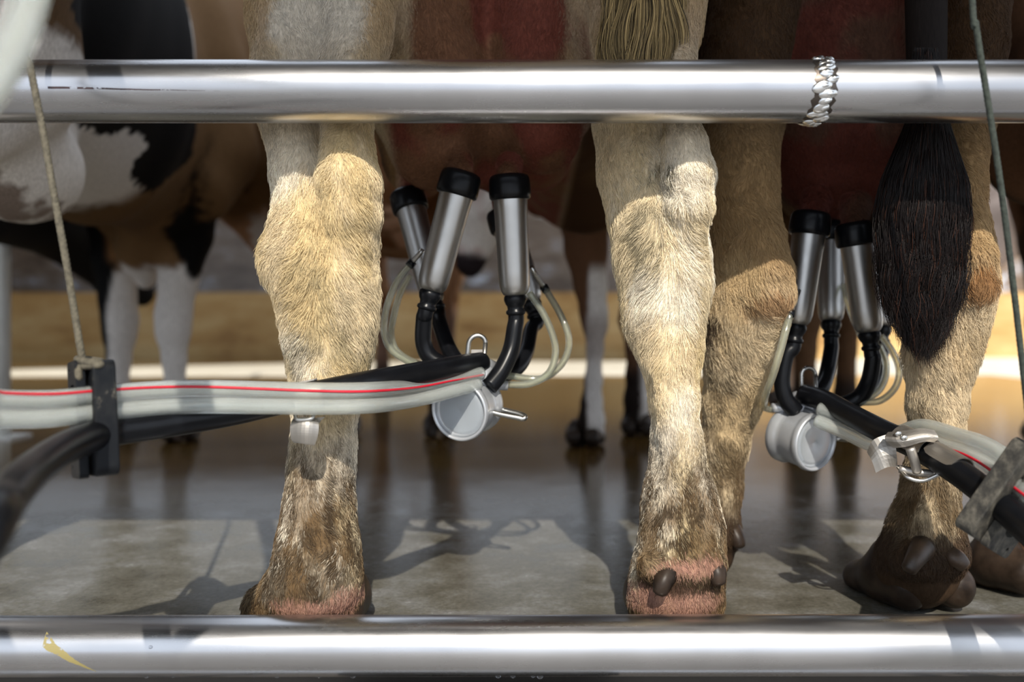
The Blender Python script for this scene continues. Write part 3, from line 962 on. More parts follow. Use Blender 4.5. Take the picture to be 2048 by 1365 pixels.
# steel buckle on the slanting hose, and the small clip under the clear hose
def sheet(parent, name, rows, th, mat):
    """bent sheet from rows of points, thickened"""
    R = np.asarray(rows, float); n, m = R.shape[:2]
    du = np.gradient(R, axis=0); dv = np.gradient(R, axis=1)
    N = np.cross(du, dv); N /= np.linalg.norm(N, axis=2)[:, :, None] + 1e-12
    A, B = (R + N * th / 2).reshape(-1, 3), (R - N * th / 2).reshape(-1, 3)
    V = np.vstack([A, B]); k = n * m; Fc = []
    for i in range(n - 1):
        for j in range(m - 1):
            a, b, c, d = i * m + j, i * m + j + 1, (i + 1) * m + j + 1, (i + 1) * m + j
            Fc += [(a, b, c, d), (k + d, k + c, k + b, k + a)]
    rim = [(i, 0) for i in range(n)] + [(n - 1, j) for j in range(1, m)] + [(i, m - 1) for i in range(n - 2, -1, -1)] + [(0, j) for j in range(m - 2, 0, -1)]
    ids = [i * m + j for i, j in rim]
    for a, b in zip(ids, ids[1:] + ids[:1]): Fc.append((a, k + a, k + b, b))
    return make(name, V, Fc, mat, parent, smooth=False)


def saddle(parent, name, a, b, r, a0, a1, up, mat, th=.0014, flare=0.0):
    a, b = np.asarray(a, float), np.asarray(b, float)
    t = (b - a) / np.linalg.norm(b - a); u = np.asarray(up, float); u -= t * u.dot(t); u /= np.linalg.norm(u); w = np.cross(t, u)
    rows = []
    for k in np.linspace(0, 1, 9):
        edge = abs(2 * k - 1) ** 6
        p = a + (b - a) * k
        rows.append([p + r * (u * math.cos(g) + w * math.sin(g)) for g in np.radians(np.linspace(a0 + 12 * edge, a1 - 12 * edge, 15))])
    return sheet(parent, name, rows, th, mat)


bk = empty('hose_buckle', P(1840, 895, .94))
tag(bk, 'worn sheet-steel buckle clamped round the slanting black hose, with a rivet plate and flap', 'buckle')
upb = (0.35, -.55, .8)
saddle(bk, 'saddle_plate', P(1800, 880, .968), P(1858, 908, .932), .0165, -75, 100, upb, M_SHEET)
saddle(bk, 'saddle_plate', P(1866, 913, .927), P(1922, 946, .888), .0158, -85, 80, upb, M_SHEET)
# flap hanging in front, riveted tongue, connecting bars
fp = [P(1735, 905, .95), P(1748, 880, .945), P(1786, 866, .94)], [P(1744, 922, .942), P(1762, 905, .937), P(1792, 900, .935)], [P(1752, 946, .94), P(1774, 935, .935), P(1794, 934, .94)]
R = np.asarray(fp)
rows = [spline(list(r), 4) for r in R]; rows = np.swapaxes(np.asarray([spline(list(np.asarray(rows)[:, j]), 4) for j in range(len(rows[0]))]), 0, 1)
sheet(bk, 'flap', rows, .0016, M_SHEET)
tg = [[P(1776, 866, .93), P(1770, 878, .925), P(1788, 896, .925)], [P(1798, 864, .925), P(1802, 880, .915), P(1812, 893, .917)], [P(1842, 858, .92), P(1848, 872, .913), P(1846, 884, .913)], [P(1868, 862, .918), P(1876, 876, .912), P(1868, 884, .916)]]
R = np.asarray(tg); rows = [spline(list(r), 4) for r in R]; rows = np.swapaxes(np.asarray([spline(list(np.asarray(rows)[:, j]), 4) for j in range(len(rows[0]))]), 0, 1)
tn = sheet(bk, 'tongue', rows, .0016, M_SHEET)
for q in (P(1796, 868, .918), P(1808, 876, .914)):
    V, Fc = sphere_geo(q, (.0038, .0026, .0034), 14, 8); make('rivet', V, Fc, M_WIRE, tn)
for a, b, r in ((P(1820, 896, .918), P(1834, 944, .925), .0048), (P(1798, 938, .935), P(1868, 948, .925), .0042)):
    V, Fc = tube_geo(spline([a, (a + b) / 2 + (0, -.002, -.001), b], 5), r, 14); make('bar', V, Fc, M_SHEET, bk)
V, Fc = tube_geo(spline([P(1796, 934, .94), P(1815, 955, .925), P(1845, 962, .92), P(1880, 948, .915), P(1905, 936, .91)], 6), .0022, 10); make('wire', V, Fc, M_WIRE, bk)

cp = empty('hose_clip', P(612, 850, .925))
tag(cp, 'small steel sheet clip hanging under the clear hose beside the cream leg', 'clip')
R = np.asarray([[P(588, 838, 0.875), P(612, 836, 0.870), P(634, 838, 0.875)], [P(582, 848, 0.870), P(612, 846, 0.865), P(637, 850, 0.870)], [P(581, 866, 0.869), P(610, 866, 0.864), P(636, 868, 0.869)], [P(584, 880, 0.870), P(610, 884, 0.866), P(630, 888, 0.870)], [P(588, 885, 0.871), P(610, 888, 0.867), P(626, 890, 0.871)]])
rows = [spline(list(r), 4) for r in R]; rows = np.swapaxes(np.asarray([spline(list(np.asarray(rows)[:, j]), 4) for j in range(len(rows[0]))]), 0, 1)
sheet(cp, 'plate', rows, .0015, M_SHEET)
saddle(cp, 'collar', P(586, 798, .886), P(640, 787, .894), .0150, -110, 200, (0, -.2, -1), M_SHEET)
R = np.asarray([[P(634, 836, 0.877), P(650, 834, 0.880)], [P(637, 848, 0.875), P(642, 840, 0.879)]])
sheet(cp, 'tab', R, .0015, M_SHEET)
V, Fc = tube_geo(spline([P(590, 830, 0.870), P(596, 840, 0.866), P(622, 838, 0.866), P(628, 828, 0.871)], 6), .002, 10); make('wire', V, Fc, M_WIRE, cp)

# ------------------------------------------------------------------ cows
def px_chain(rows):
    """rows: (py, xl, xr, depth, half_depth) -> nodes, ru, rv"""
    n, ru, rv = [], [], []
    for py, xl, xr, d, hd in rows:
        n.append(P((xl + xr) / 2, py, d)); ru.append((xr - xl) / 2 / F * d); rv.append(hd)
    return np.array(n), np.array(ru), np.array(rv)


class Frame:
    """cow frame: origin on the floor between the hind feet, y towards the head"""
    def __init__(self, o, heading, s=1.0):
        self.o = np.array([o[0], o[1], 0.0]); self.s = s
        h = math.radians(heading)
        self.X = np.array([math.cos(h), -math.sin(h), 0]); self.Y = np.array([math.sin(h), math.cos(h), 0])
        self.A = np.array([self.X, self.Y, [0, 0, 1.0]])

    def w(self, *p):
        p = np.asarray(p, float).reshape(-1, 3) * self.s
        r = self.o + p @ self.A
        return r if len(r) > 1 else r[0]

    def local(self, P_):
        return (P_ - self.o) @ self.A.T / self.s


def trunk(f, fr, wide=1.0, belly=None):
    s = fr.s
    zb = belly or 0.0
    f.chain(fr.w((0, -.03, 1.14), (0, .25, 1.10), (0, .60, 1.02 + zb), (0, 1.0, .97 + zb), (0, 1.35, .97), (0, 1.62, 1.0)),
            np.array([.17, .25, .29, .30, .26, .17]) * s * wide, np.array([.20, .29, .36, .37, .36, .28]) * s, 0.06, fr.X)
    for sx in (-1, 1):
        f.ball(fr.w(sx * .22 * wide, .10, 1.22), np.array([.07, .10, .08]) * s, .08, fr.A)          # pins and hooks
        f.ball(fr.w(sx * .25 * wide, .52, 1.28), np.array([.06, .09, .06]) * s, .08, fr.A)
        f.chain(fr.w((sx * .16 * wide, .10, 1.10), (sx * .19 * wide, .24, .90), (sx * .20 * wide, .36, .72)), np.array([.10, .10, .075]) * s * wide, np.array([.20, .18, .10]) * s, .06, fr.X)
        f.chain(fr.w((sx * .18, 1.50, 1.08), (sx * .20, 1.52, .86), (sx * .17, 1.42, .72)), np.array([.08, .085, .06]) * s, np.array([.15, .15, .10]) * s, .06, fr.X)
    f.ball(fr.w(0, 1.68, .78), np.array([.12, .14, .15]) * s, .08, fr.A)                               # brisket


def head(f, fr, neck, poll, muzzle, s=1.0, k=0.05):
    """neck: points from shoulder to poll; head from poll to muzzle (world points)"""
    poll, muzzle = np.asarray(poll, float), np.asarray(muzzle, float)
    pts = [np.asarray(q, float) for q in neck] + [poll]
    n = len(pts)
    f.chain(pts, np.linspace(.13, .085, n) * s, np.linspace(.23, .13, n) * s, k, np.cross((0, 0, 1.0), muzzle - poll + (0, 1e-3, 0)))
    d = muzzle - poll; L = np.linalg.norm(d); d /= L
    side = np.cross(d, (0, 0, 1.0)); side /= np.linalg.norm(side); dn = np.cross(side, d); dn = dn if dn[2] < 0 else -dn
    f.chain([poll, poll + d * L * .35, poll + d * L * .7, muzzle], np.array([.088, .10, .062, .062]) * s, np.array([.10, .115, .075, .058]) * s, .03, side)
    f.chain([poll + dn * .03 * s + d * L * .1, poll + dn * .075 * s + d * L * .35, muzzle + dn * .02 * s], np.array([.05, .05, .035]) * s, np.array([.06, .05, .035]) * s, .03, side)
    for sg in (-1, 1):
        f.ball(poll + d * L * .33 + side * sg * .085 * s - dn * .02 * s, np.array([.026, .03, .024]) * s, .012)
        f.ball(muzzle + d * .035 * s + side * sg * .028 * s - dn * .02 * s, np.array([.012, .012, .010]) * s, .006, cut=True)
        e0 = poll + side * sg * .07 * s + d * .03; e1 = e0 + side * sg * .17 * s + np.array([0, 0, -.02]) - d * .02
        f.chain([e0, (e0 + e1) / 2, e1], np.array([.022, .050, .012]) * s, np.array([.018, .014, .006]) * s, .012, d)
    return side, dn


def plain_leg(f, fr, sx, hind, dy=0.0, dx=0.0):
    s = fr.s
    if hind:
        f.chain(fr.w((sx * .20, .34, .74), (sx * .185, .12, .60), (sx * .165, -.03, .50), (sx * .16, -.02, .42), (sx * .16, .0, .30), (sx * .16, .02, .20), (sx * .16, .02, .12), (sx * .16, .05, .05)),
                np.array([.075, .055, .046, .045, .030, .031, .038, .04]) * s, np.array([.11, .075, .06, .052, .034, .034, .042, .05]) * s, .03, fr.X)
        f.chain(fr.w((sx * .17, .02, .75), (sx * .168, -.06, .58), (sx * .165, -.085, .53), (sx * .163, -.06, .45)), np.array([.04, .024, .030, .02]) * s, np.array([.05, .026, .032, .025]) * s, .025, fr.X)
    else:
        f.chain(fr.w((sx * .175, 1.42 + dy, .74), (sx * .16, 1.45 + dy, .58), (sx * .15, 1.47 + dy, .40), (sx * .15, 1.47 + dy, .35), (sx * .15, 1.475 + dy, .29), (sx * .15, 1.48 + dy, .18), (sx * .15, 1.49 + dy, .11), (sx * .15, 1.52 + dy, .05)),
                np.array([.072, .052, .038, .044, .029, .027, .037, .04]) * s, np.array([.10, .065, .042, .048, .031, .030, .04, .05]) * s, .03, fr.X)


def hoof_set(name_parent, c, head_deg, size=1.0, mat=None, dew=True, dew_z=.105, splay=0.0, dewx=.034):
    """two claws standing on the floor at c (x, y), toes towards the heading; dewclaws behind the fetlock"""
    fr = Frame((c[0], c[1]), head_deg, size)
    g = .0045
    ex = .085 * size
    f = Field(np.arange(c[0] - .12 * size, c[0] + .12 * size, g), np.arange(c[1] - .14 * size, c[1] + .14 * size, g), np.arange(-.012, .115 * size, g))
    for sx in (-1, 1):
        q = sx * (.026 + splay)
        f.chain(fr.w((q, -.045, .030), (q + sx * .002, .0, .030), (q + sx * .001, .055, .016), (q - sx * .002, .085, .008)), np.array([.0235, .025, .021, .010]) * size, np.array([.026, .029, .019, .008]) * size, .010, fr.X)
        f.chain(fr.w((q, -.005, .034), (q * .85, -.005, .058)), np.array([.023, .020]) * size, np.array([.038, .030]) * size, .014, fr.X)
    f.chain(fr.w((0, .11, .0), (0, -.0, .012), (0, -.075, .02)), np.full(3, .0042) * size, np.full(3, .030) * size, .006, fr.X, cut=True)
    f.floor_cut(0.0012)
    V, Q = f.mesh(1)
    V[:, 2] = np.maximum(V[:, 2], 0.0012)
    hf = big_mesh('hoof', V, Q, mat or M_HOOF, name_parent)
    if dew:
        for sx in (-1, 1):
            m = MB()
            a = fr.w(sx * dewx * .8, -.035, dew_z + .006); b = fr.w(sx * dewx * 1.15, -.068, dew_z - .024)
            m.add(*tube_geo(spline([a, a * .5 + b * .5 + np.array([0, 0, .004]), b], 6), np.r_[np.linspace(.0155, .0085, 12), .0085 * .5] * size, 14))
            m.build('dewclaw', mat or M_HOOF, hf)
    return hf


def fur(cow, name, V, Q, coat, keep, n, length, flow, seed, rad=.00022, lift=.32, stray=.35):
    """short strands over the part of the hide where keep is true"""
    r = np.random.default_rng(seed)
    q = Q[keep[Q].all(1)]
    a, b, c, d = (V[q[:, i]] for i in range(4))
    nn = np.cross(c - a, d - b); ar = np.linalg.norm(nn, axis=1); nn /= ar[:, None] + 1e-12
    wgt = ar * length(V[q].mean(1), nn)[1]
    i = r.choice(len(q), n, p=wgt / wgt.sum())
    u, v = r.random(n)[:, None], r.random(n)[:, None]
    root = (a[i] * (1 - u) + b[i] * u) * (1 - v) + (d[i] * (1 - u) + c[i] * u) * v
    N = nn[i]
    L = length(root, N)[0] * r.uniform(.6, 1.3, n)
    g = flow(root)
    k1, k2 = 28.0, 110.0
    for kk, am in ((k1, .55), (k2, .55)):
        g = g + am * np.stack([noise(root, kk, seed + 1) - .5, noise(root, kk, seed + 2) - .5, noise(root, kk, seed + 3) - .5], 1) * 2
    g = g + r.normal(0, stray * .5, (n, 3))
    g = g - N * (g * N).sum(1)[:, None]
    g /= np.linalg.norm(g, axis=1)[:, None] + 1e-9
    up_ = lift * r.uniform(.5, 1.5, n)[:, None] * (0.6 + .9 * noise(root, 60, seed + 5))[:, None]
    p0 = root - N * .0006
    p1 = root + (g * .38 + N * up_ * .40) * L[:, None]
    p2 = root + (g * .72 + N * up_ * .55) * L[:, None]
    p3 = root + (g * 1.0 + N * up_ * .50) * L[:, None]
    col = coat(root + r.normal(0, .0035, (n, 3))) * r.uniform(.72, 1.28, n)[:, None] * (0.85 + .3 * noise(root, 150, seed + 6))[:, None]
    o = hair(name, root, np.stack([p0, p1, p2, p3], 1), np.array([1.0, .9, .65, .15]) * rad, np.clip(col, .004, .95), M_FUR, cow)
    o['kind'] = 'stuff'
    return o


def switch(parent, name, rootfn, n, seed, color, rad=.00028, M=14):
    r = np.random.default_rng(seed)
    pts = rootfn(r, n, M)
    o = hair(name, None, pts, np.r_[np.full(M - 3, 1.0), .8, .55, .15] * rad, color(r, n), M_TAIL, parent)
    o['kind'] = 'stuff'
    return o


CREAM = np.array([.74, .61, .40]); PALE = np.array([.82, .74, .60]); TAN = np.array([.34, .20, .085]); BROWN = np.array([.085, .038, .014]); DIRT = np.array([.060, .038, .018])
PINK = np.array([.46, .25, .19]); UDDER = np.array([.19, .055, .036]); WHITE = np.array([.93, .89, .85]); BLACK = np.array([.004, .0035, .0035])


def dirt_at(p, z, lo, hi, seed, scale=60):
    """dung and mud: fine stringy blotches, thicker towards the feet"""
    q = p * np.array([1, 1, .45])
    v = .55 * fbm(q, scale, seed, 3) + .45 * fbm(q, scale * 4.5, seed + 5, 2)
    base = sstep(hi, lo, z)
    return sstep(.60 - .30 * base, .76 - .22 * base, v) * np.clip(base * 1.6, 0, 1)


def spot(p, c, r, seed=3, wob=.5):
    d = np.sqrt((((p - np.asarray(c)) / np.asarray(r)) ** 2).sum(1))
    return sstep(1.1, .75, d + wob * (fbm(p, 45, seed, 3) - .5) * 2)


# ---- the cream cow in the middle
FA = Frame((-.02, .97), 10.5)
cowA = empty('cow', (-.02, 1.0, 0))
tag(cowA, 'cream cow with pink udder and blond tail, its hind legs right behind the rails', 'cow', 'cows standing in the milking stalls')
fA = Field(grid([(-.62, -.33, .012), (-.33, .36, .0036), (.36, 1.05, .012)]), grid([(.80, .90, .008), (.90, 1.16, .0036), (1.16, 1.5, .007), (1.5, 3.7, .0125)]), grid([(-.02, .74, .0036), (.74, 1.62, .012)]))
LA = [(-60, 505, 705, 1.07, .10), (60, 505, 700, 1.045, .09), (160, 514, 690, 1.02, .075), (245, 528, 672, 1.0, .06), (354, 550, 668, .985, .054), (423, 557, 690, .98, .05), (470, 545, 722, .972, .05), (515, 541, 740, .968, .053), (560, 552, 747, .966, .052), (600, 564, 748, .966, .047), (640, 571, 747, .965, .043), (690, 579, 739, .965, .039), (740, 584, 726, .965, .036), (800, 587, 714, .965, .035), (886, 588, 707, .965, .035), (941, 581, 704, .965, .036), (1015, 573, 704, .96, .041), (1088, 558, 713, .957, .047), (1150, 549, 718, .957, .05), (1200, 546, 721, .976, .046), (1245, 548, 722, .985, .044), (1275, 556, 716, .990, .036)]
RA = [(-60, 1195, 1400, 1.09, .10), (60, 1195, 1392, 1.06, .09), (160, 1192, 1370, 1.04, .075), (245, 1191, 1350, 1.025, .06), (340, 1200, 1352, 1.02, .055), (393, 1217, 1372, 1.012, .052), (443, 1226, 1396, 1.005, .052), (504, 1234, 1408, .998, .055), (566, 1246, 1413, .992, .054), (627, 1254, 1403, .988, .048), (668, 1267, 1398, .986, .043), (701, 1283, 1394, .985, .040), (740, 1296, 1389, .985, .037), (800, 1305, 1391, .982, .035), (873, 1309, 1396, .982, .035), (918, 1306, 1403, .98, .037), (971, 1298, 1416, .976, .042), (1006, 1290, 1428, .973, .046), (1059, 1287, 1441, .97, .05), (1111, 1279, 1443, .972, .05), (1165, 1264, 1441, .976, .048), (1215, 1260, 1442, .984, .042), (1250, 1268, 1436, .99, .036)]
for rows in (LA, RA):
    n, ru, rv = px_chain(rows); fA.chain(n, ru, rv, .02)
for rows in ([(-60, 620, 800, 1.05, .08), (60, 632, 782, 1.01, .055), (150, 640, 755, .975, .040), (245, 645, 742, .954, .033), (310, 646, 746, .948, .036), (362, 638, 757, .942, .041), (420, 638, 756, .948, .041), (480, 652, 750, .956, .036), (550, 668, 747, .962, .03)],
             [(-60, 1285, 1405, 1.06, .08), (60, 1300, 1395, 1.02, .055), (150, 1316, 1388, .985, .040), (245, 1326, 1391, .966, .033), (295, 1322, 1410, .963, .036), (350, 1322, 1423, .958, .041), (405, 1328, 1418, .962, .041), (450, 1338, 1405, .97, .036), (520, 1350, 1402, .978, .03)]):
    n, ru, rv = px_chain(rows); fA.chain(n, ru, rv, .013)
# groove between the two tendons of the right leg, vein and tendon ridges, the outer bulge at the left fetlock
fA.chain([P(1345, 470, .932), P(1347, 560, .930), P(1352, 650, .938), P(1356, 720, .942)], [.004, .0055, .005, .003], [.006, .008, .007, .004], .012, cut=True)
fA.chain([P(634, 400, .915), P(640, 470, .918), P(648, 540, .912)], [.003, .004, .003], [.005, .007, .004], .014, cut=True)
fA.chain([P(655, 560, .916), P(664, 640, .925), P(660, 720, .930)], [.006, .007, .005], [.006, .007, .005], .02)
fA.chain([P(1335, 735, .952), P(1340, 860, .951), P(1345, 950, .945)], [.009, .008, .006], [.006, .006, .006], .02)
fA.chain([P(655, 760, .935), P(655, 880, .935), P(650, 980, .928)], [.009, .008, .006], [.006, .006, .006], .02)
fA.chain([P(545, 1175, .955), P(520, 1213, .977), P(507, 1250, .987)], [.010, .016, .018], [.018, .022, .024], .02)
fA.ball(P(549, 520, .965), (.012, .02, .022), .02)
fA.ball(P(1322, 1132, .932), (.026, .014, .017), .014); fA.ball(P(1410, 1128, .932), (.022, .014, .016), .014)
trunk(fA, FA, .70, -.05)
fA.chain([FA.w(-.15, .34, .74), P(612, -60, 1.1)], [.07, .06], [.13, .12], .04); fA.chain([FA.w(.12, .34, .74), P(1285, -60, 1.12)], [.07, .06], [.13, .12], .06)
# udder: rear quarters, front quarters, groove
fA.chain([P(875, -120, 1.26), P(868, 60, 1.23), P(868, 190, 1.215), P(868, 290, 1.22)], [.085, .088, .090, .062], [.15, .15, .135, .085], .04)
fA.chain([P(1085, -120, 1.26), P(1085, 60, 1.23), P(1085, 170, 1.215), P(1082, 268, 1.22)], [.085, .086, .082, .055], [.15, .15, .13, .08], .03)
fA.chain([P(835, 160, 1.40), P(835, 318, 1.36)], [.095, .055], [.12, .08], .04); fA.chain([P(1085, 150, 1.42), P(1070, 306, 1.40)], [.10, .06], [.12, .08], .04)
for a, b in (((1018, 330, 1.155), (1018, 356, 1.10)), ((918, 322, 1.15), (922, 352, 1.09)), ((815, 360, 1.29), (813, 392, 1.265)), ((1005, 380, 1.30), (1004, 428, 1.275))):
    fA.chain([P(*a), P(*b)], [.018, .0125], [.018, .0125], .018)
fA.chain([P(980, 120, 1.27), P(978, 250, 1.28), P(972, 320, 1.30)], [.05, .05, .04], [.12, .10, .07], .03)
fA.chain([P(988, 40, 1.062), P(978, 200, 1.072), P(970, 290, 1.09)], [.005, .008, .007], [.010, .015, .014], .03, cut=True)
# front legs, seen between the udder and the right leg
for rows in ([(180, 1105, 1240, 2.52, .13), (330, 1108, 1228, 2.52, .11), (430, 1118, 1220, 2.52, .085), (500, 1130, 1214, 2.52, .065), (570, 1148, 1213, 2.52, .05), (625, 1160, 1214, 2.52, .046), (650, 1166, 1214, 2.52, .046), (700, 1174, 1206, 2.52, .034), (760, 1170, 1204, 2.52, .03), (805, 1163, 1204, 2.52, .034), (840, 1158, 1208, 2.52, .04), (872, 1146, 1208, 2.55, .045), (888, 1140, 1206, 2.57, .03)],
             [(330, 1230, 1340, 2.76, .10), (480, 1235, 1310, 2.76, .065), (580, 1243, 1295, 2.76, .048), (640, 1238, 1290, 2.76, .046), (700, 1252, 1288, 2.76, .033), (750, 1252, 1290, 2.76, .03), (800, 1248, 1296, 2.76, .036), (850, 1246, 1302, 2.78, .045), (866, 1244, 1302, 2.80, .03)]):
    n, ru, rv = px_chain(rows); fA.chain(n, ru, rv, .03)
head(fA, FA, [FA.w(0, 1.65, 1.12), FA.w(.02, 1.95, 1.02)], FA.w(.05, 2.2, .92), FA.w(.10, 2.42, .56))
fA.floor_cut(.004)
VA, QA = fA.mesh(2)


def coatA(p):
    z = p[:, 2]; l = FA.local(p)
    hindpart = sstep(1.55, 1.3, p[:, 1])
    c = mix(np.tile(CREAM, (len(p), 1)), PALE, sstep(.42, .62, fbm(p, 9, 21)))
    c = mix(c, np.array([.60, .45, .20]), .55 * sstep(.45, .65, fbm(p * np.array([1, 1, .5]), 26, 22)))
    up_ = sstep(.575, .68, z)
    c = mix(c, np.array([.40, .32, .21]), .55 * sstep(.48, .60, z))
    # pale streak down the back of the left thigh, darker outer thigh
    c = mix(c, TAN, up_ * .55)
    c = mix(c, np.array([.60, .54, .45]), spot(p, P(650, 60, 1.0), (.055, .2, .13), 31, .3) * up_)
    dk = dirt_at(p, z, .05, .36, 41)
    c = mix(c, DIRT, dk * .9)
    c = mix(c, np.array([.15, .092, .042]), .85 * sstep(.36, .56, fbm(p * np.array([1, 1, .4]), 60, 43)) * sstep(.28, .12, z))
    c = mix(c, np.array([.045, .028, .014]), .85 * sstep(.50, .58, fbm(p * np.array([1, 1, .35]), 170, 44, 2)) * sstep(.27, .14, z))
    # grey smudges on the hock and on the tendon
    for cpx, cpy, rx, rz, a in ((1300, 455, .018, .05, .8), (1322, 350, .010, .03, .9), (665, 690, .05, .035, .45), (660, 600, .008, .03, .5), (590, 720, .02, .02, .5), (615, 545, .02, .02, .35)):
        c = mix(c, np.array([.14, .12, .075]), a * spot(p, P(cpx, cpy, .93), (rx, .2, rz), 51, .9) * sstep(.38, .60, fbm(p * np.array([1, 1, .35]), 120, 52)))
    # bare pink skin above the claws
    for cpx, cpy, rx, rz in ((1345, 1135, .024, .010), (1403, 1128, .022, .011), (615, 1210, .040, .012), (690, 1200, .020, .016), (1350, 1205, .052, .020)):
        c = mix(c, PINK, .62 * spot(p, P(cpx, cpy, .93), (rx, .2, rz), 61, .35))
    c = mix(c, np.array([.035, .02, .012]), .85 * spot(p, P(1365, 1165, .93), (.05, .2, .012), 63, .5))
    # udder and belly
    xl = l[:, 0]
    ud = sstep(1.09, 1.12, p[:, 1] + .10 * sstep(.11, .06, np.abs(p[:, 0] + .03))) * sstep(.145, .120, np.abs(p[:, 0] + .030)) * sstep(.95, .9, z) * sstep(.43, .46, z)
    u = mix(np.tile(UDDER, (len(p), 1)), np.array([.20, .095, .05]), sstep(.45, .6, fbm(p, 14, 71)))
    u = mix(u, np.array([.32, .17, .15]), sstep(.53, .48, z) * .7)
    body = mix(np.tile(BROWN, (len(p), 1)), TAN, sstep(.45, .65, fbm(p, 5, 72)) * .7)
    c = mix(c, body * .8, sstep(1.16, 1.24, p[:, 1]) * (1 - ud))
    c = c * (1 - ud[:, None]) + u * ud[:, None]
    # front legs: brown, white stripe and lit right edges painted together, black feet
    fl = sstep(2.1, 2.2, p[:, 1]) * sstep(.66, .60, z)
    white = sstep(.0, .012, p[:, 0] - (.155 + .05 + .0) - .03 * (fbm(p, 12, 73) - .5)) * (p[:, 0] < .31) + sstep(.395, .405, p[:, 0])
    f_ = mix(np.tile(np.array([.17, .085, .045]), (len(p), 1)), WHITE, np.clip(white, 0, 1) * sstep(.53, .48, z))
    f_ = mix(f_, np.array([.020, .014, .012]), sstep(.25, .18, z + .1 * (fbm(p, 14, 74) - .5)) * (1 - .9 * np.clip(white, 0, 1) * sstep(.02, .05, z)))
    f_ = mix(f_, np.array([.20, .12, .09]), sstep(.40, .34, z) * sstep(.22, .28, z) * .5)
    c = c * (1 - fl[:, None]) + f_ * fl[:, None]
    return np.clip(c, .004, .95)


big_mesh('body', VA, QA, M_COAT, cowA, coatA(VA))
hoof_set(cowA, ((636 - 1024) / F * .985, 1.012), -6, 1.0, M_HOOF, dew=False)
hr = hoof_set(cowA, ((1350 - 1024) / F * .995, 1.02), 4, 1.0, M_HOOF, dew=False)
for (a, b, c_) in ((P(1338, 1140, .930), P(1326, 1165, .918), P(1318, 1192, .915)), (P(1426, 1130, .935), P(1434, 1150, .925), P(1438, 1172, .922))):
    m = MB(); m.add(*tube_geo(spline([a, b, c_], 6), np.r_[np.linspace(.0135, .0075, 12), .0075 * .5], 16)); m.build('dewclaw', M_HOOF, hr)
hoof_set(cowA, ((1168 - 1024) / F * 2.52, 2.53), 8, 1.0, M_HOOF, dew=False)
hoof_set(cowA, ((1276 - 1024) / F * 2.76, 2.77), 10, 1.0, M_HOOF, dew=False)


def lenA(p, n):
    z = p[:, 2]
    leg = sstep(.50, .40, z)
    L = .0062 + .0075 * sstep(.55, .45, z) * sstep(.24, .34, z)
    udd = sstep(1.10, 1.14, p[:, 1])
    dens = np.where(n[:, 1] < .35, 1.0, .15) * (1 - .55 * udd)
    return L * (1 - .3 * udd), dens


def flowA(p):
    z = p[:, 2]
    g = np.tile(np.array([0, 0, -1.0]), (len(p), 1))
    mid = np.where(p[:, 0] < 0, P(655, 600, .95)[0], P(1345, 600, .95)[0])
    s = sstep(.50, .42, z) * sstep(.27, .33, z)
    g[:, 0] += np.clip((p[:, 0] - mid) / .03, -1, 1) * 1.0 * s
    ud = sstep(1.10, 1.14, p[:, 1])
    g[:, 0] += ud * np.sign(p[:, 0] + .03) * .9
    return g


keepA = (VA[:, 2] < .80) & (VA[:, 1] < 1.35) & (VA[:, 2] > .03)
fur(cowA, 'fur', VA, QA, coatA, keepA, 230000, lenA, flowA, 101)


def tailA(r, n, M):
    t = np.linspace(0, 1, M)[None, :]
    lock = r.integers(0, 26, n); lx = np.linspace(-1, 1, 26)[lock] + r.normal(0, .05, n)
    top = 1292 + lx * 40 + r.normal(0, 5, n); bot = 1286 + lx * 78 + r.normal(0, 7, n)
    end = 150 + 75 * r.random(n) - 30 * np.abs(lx)
    py = -330 + (end[:, None] + 330) * t
    w = np.clip((py + 330) / 420, 0, 1) ** 1.1
    x = top[:, None] * (1 - w) + bot[:, None] * w + 9 * np.sin(py / 45 + lock[:, None] * 1.9) * t + 4 * np.sin(py / 21 + lock[:, None] * 2.7) * t
    d = .965 + .010 * np.cos(lx * 1.4)[:, None] * -1 + .012 * (r.random(n)[:, None] - .5) + .006 * np.sin(lock[:, None] * 2.1)
    d = np.broadcast_to(d, x.shape)
    return np.stack([(x - 1024) / F * d, d, CZ + (HOR - py) / F * d], 2)


def blond(r, n):
    return np.clip(np.array([.34, .235, .10]) * (r.uniform(.12, 1.3, n) ** 1.4)[:, None], .01, .9)


cr = spline([FA.w(0, -.10, 1.22), FA.w(.02, -.16, 1.15), P(1280, -420, .99), P(1288, -200, .985), P(1290, 0, .985), P(1288, 130, .985)], 8)
V, Fc = tube_geo(cr, np.interp(np.linspace(0, 1, len(cr)), [0, .3, .6, 1], [.035, .028, .020, .012]), 18)
ta = big_mesh('tail', np.asarray(V), np.asarray([q for q in Fc if len(q) == 4]), M_COAT, cowA, np.tile(np.array([.22, .14, .06]), (len(V), 1)))
switch(ta, 'tail_hair', tailA, 3400, 5, blond, .00033)

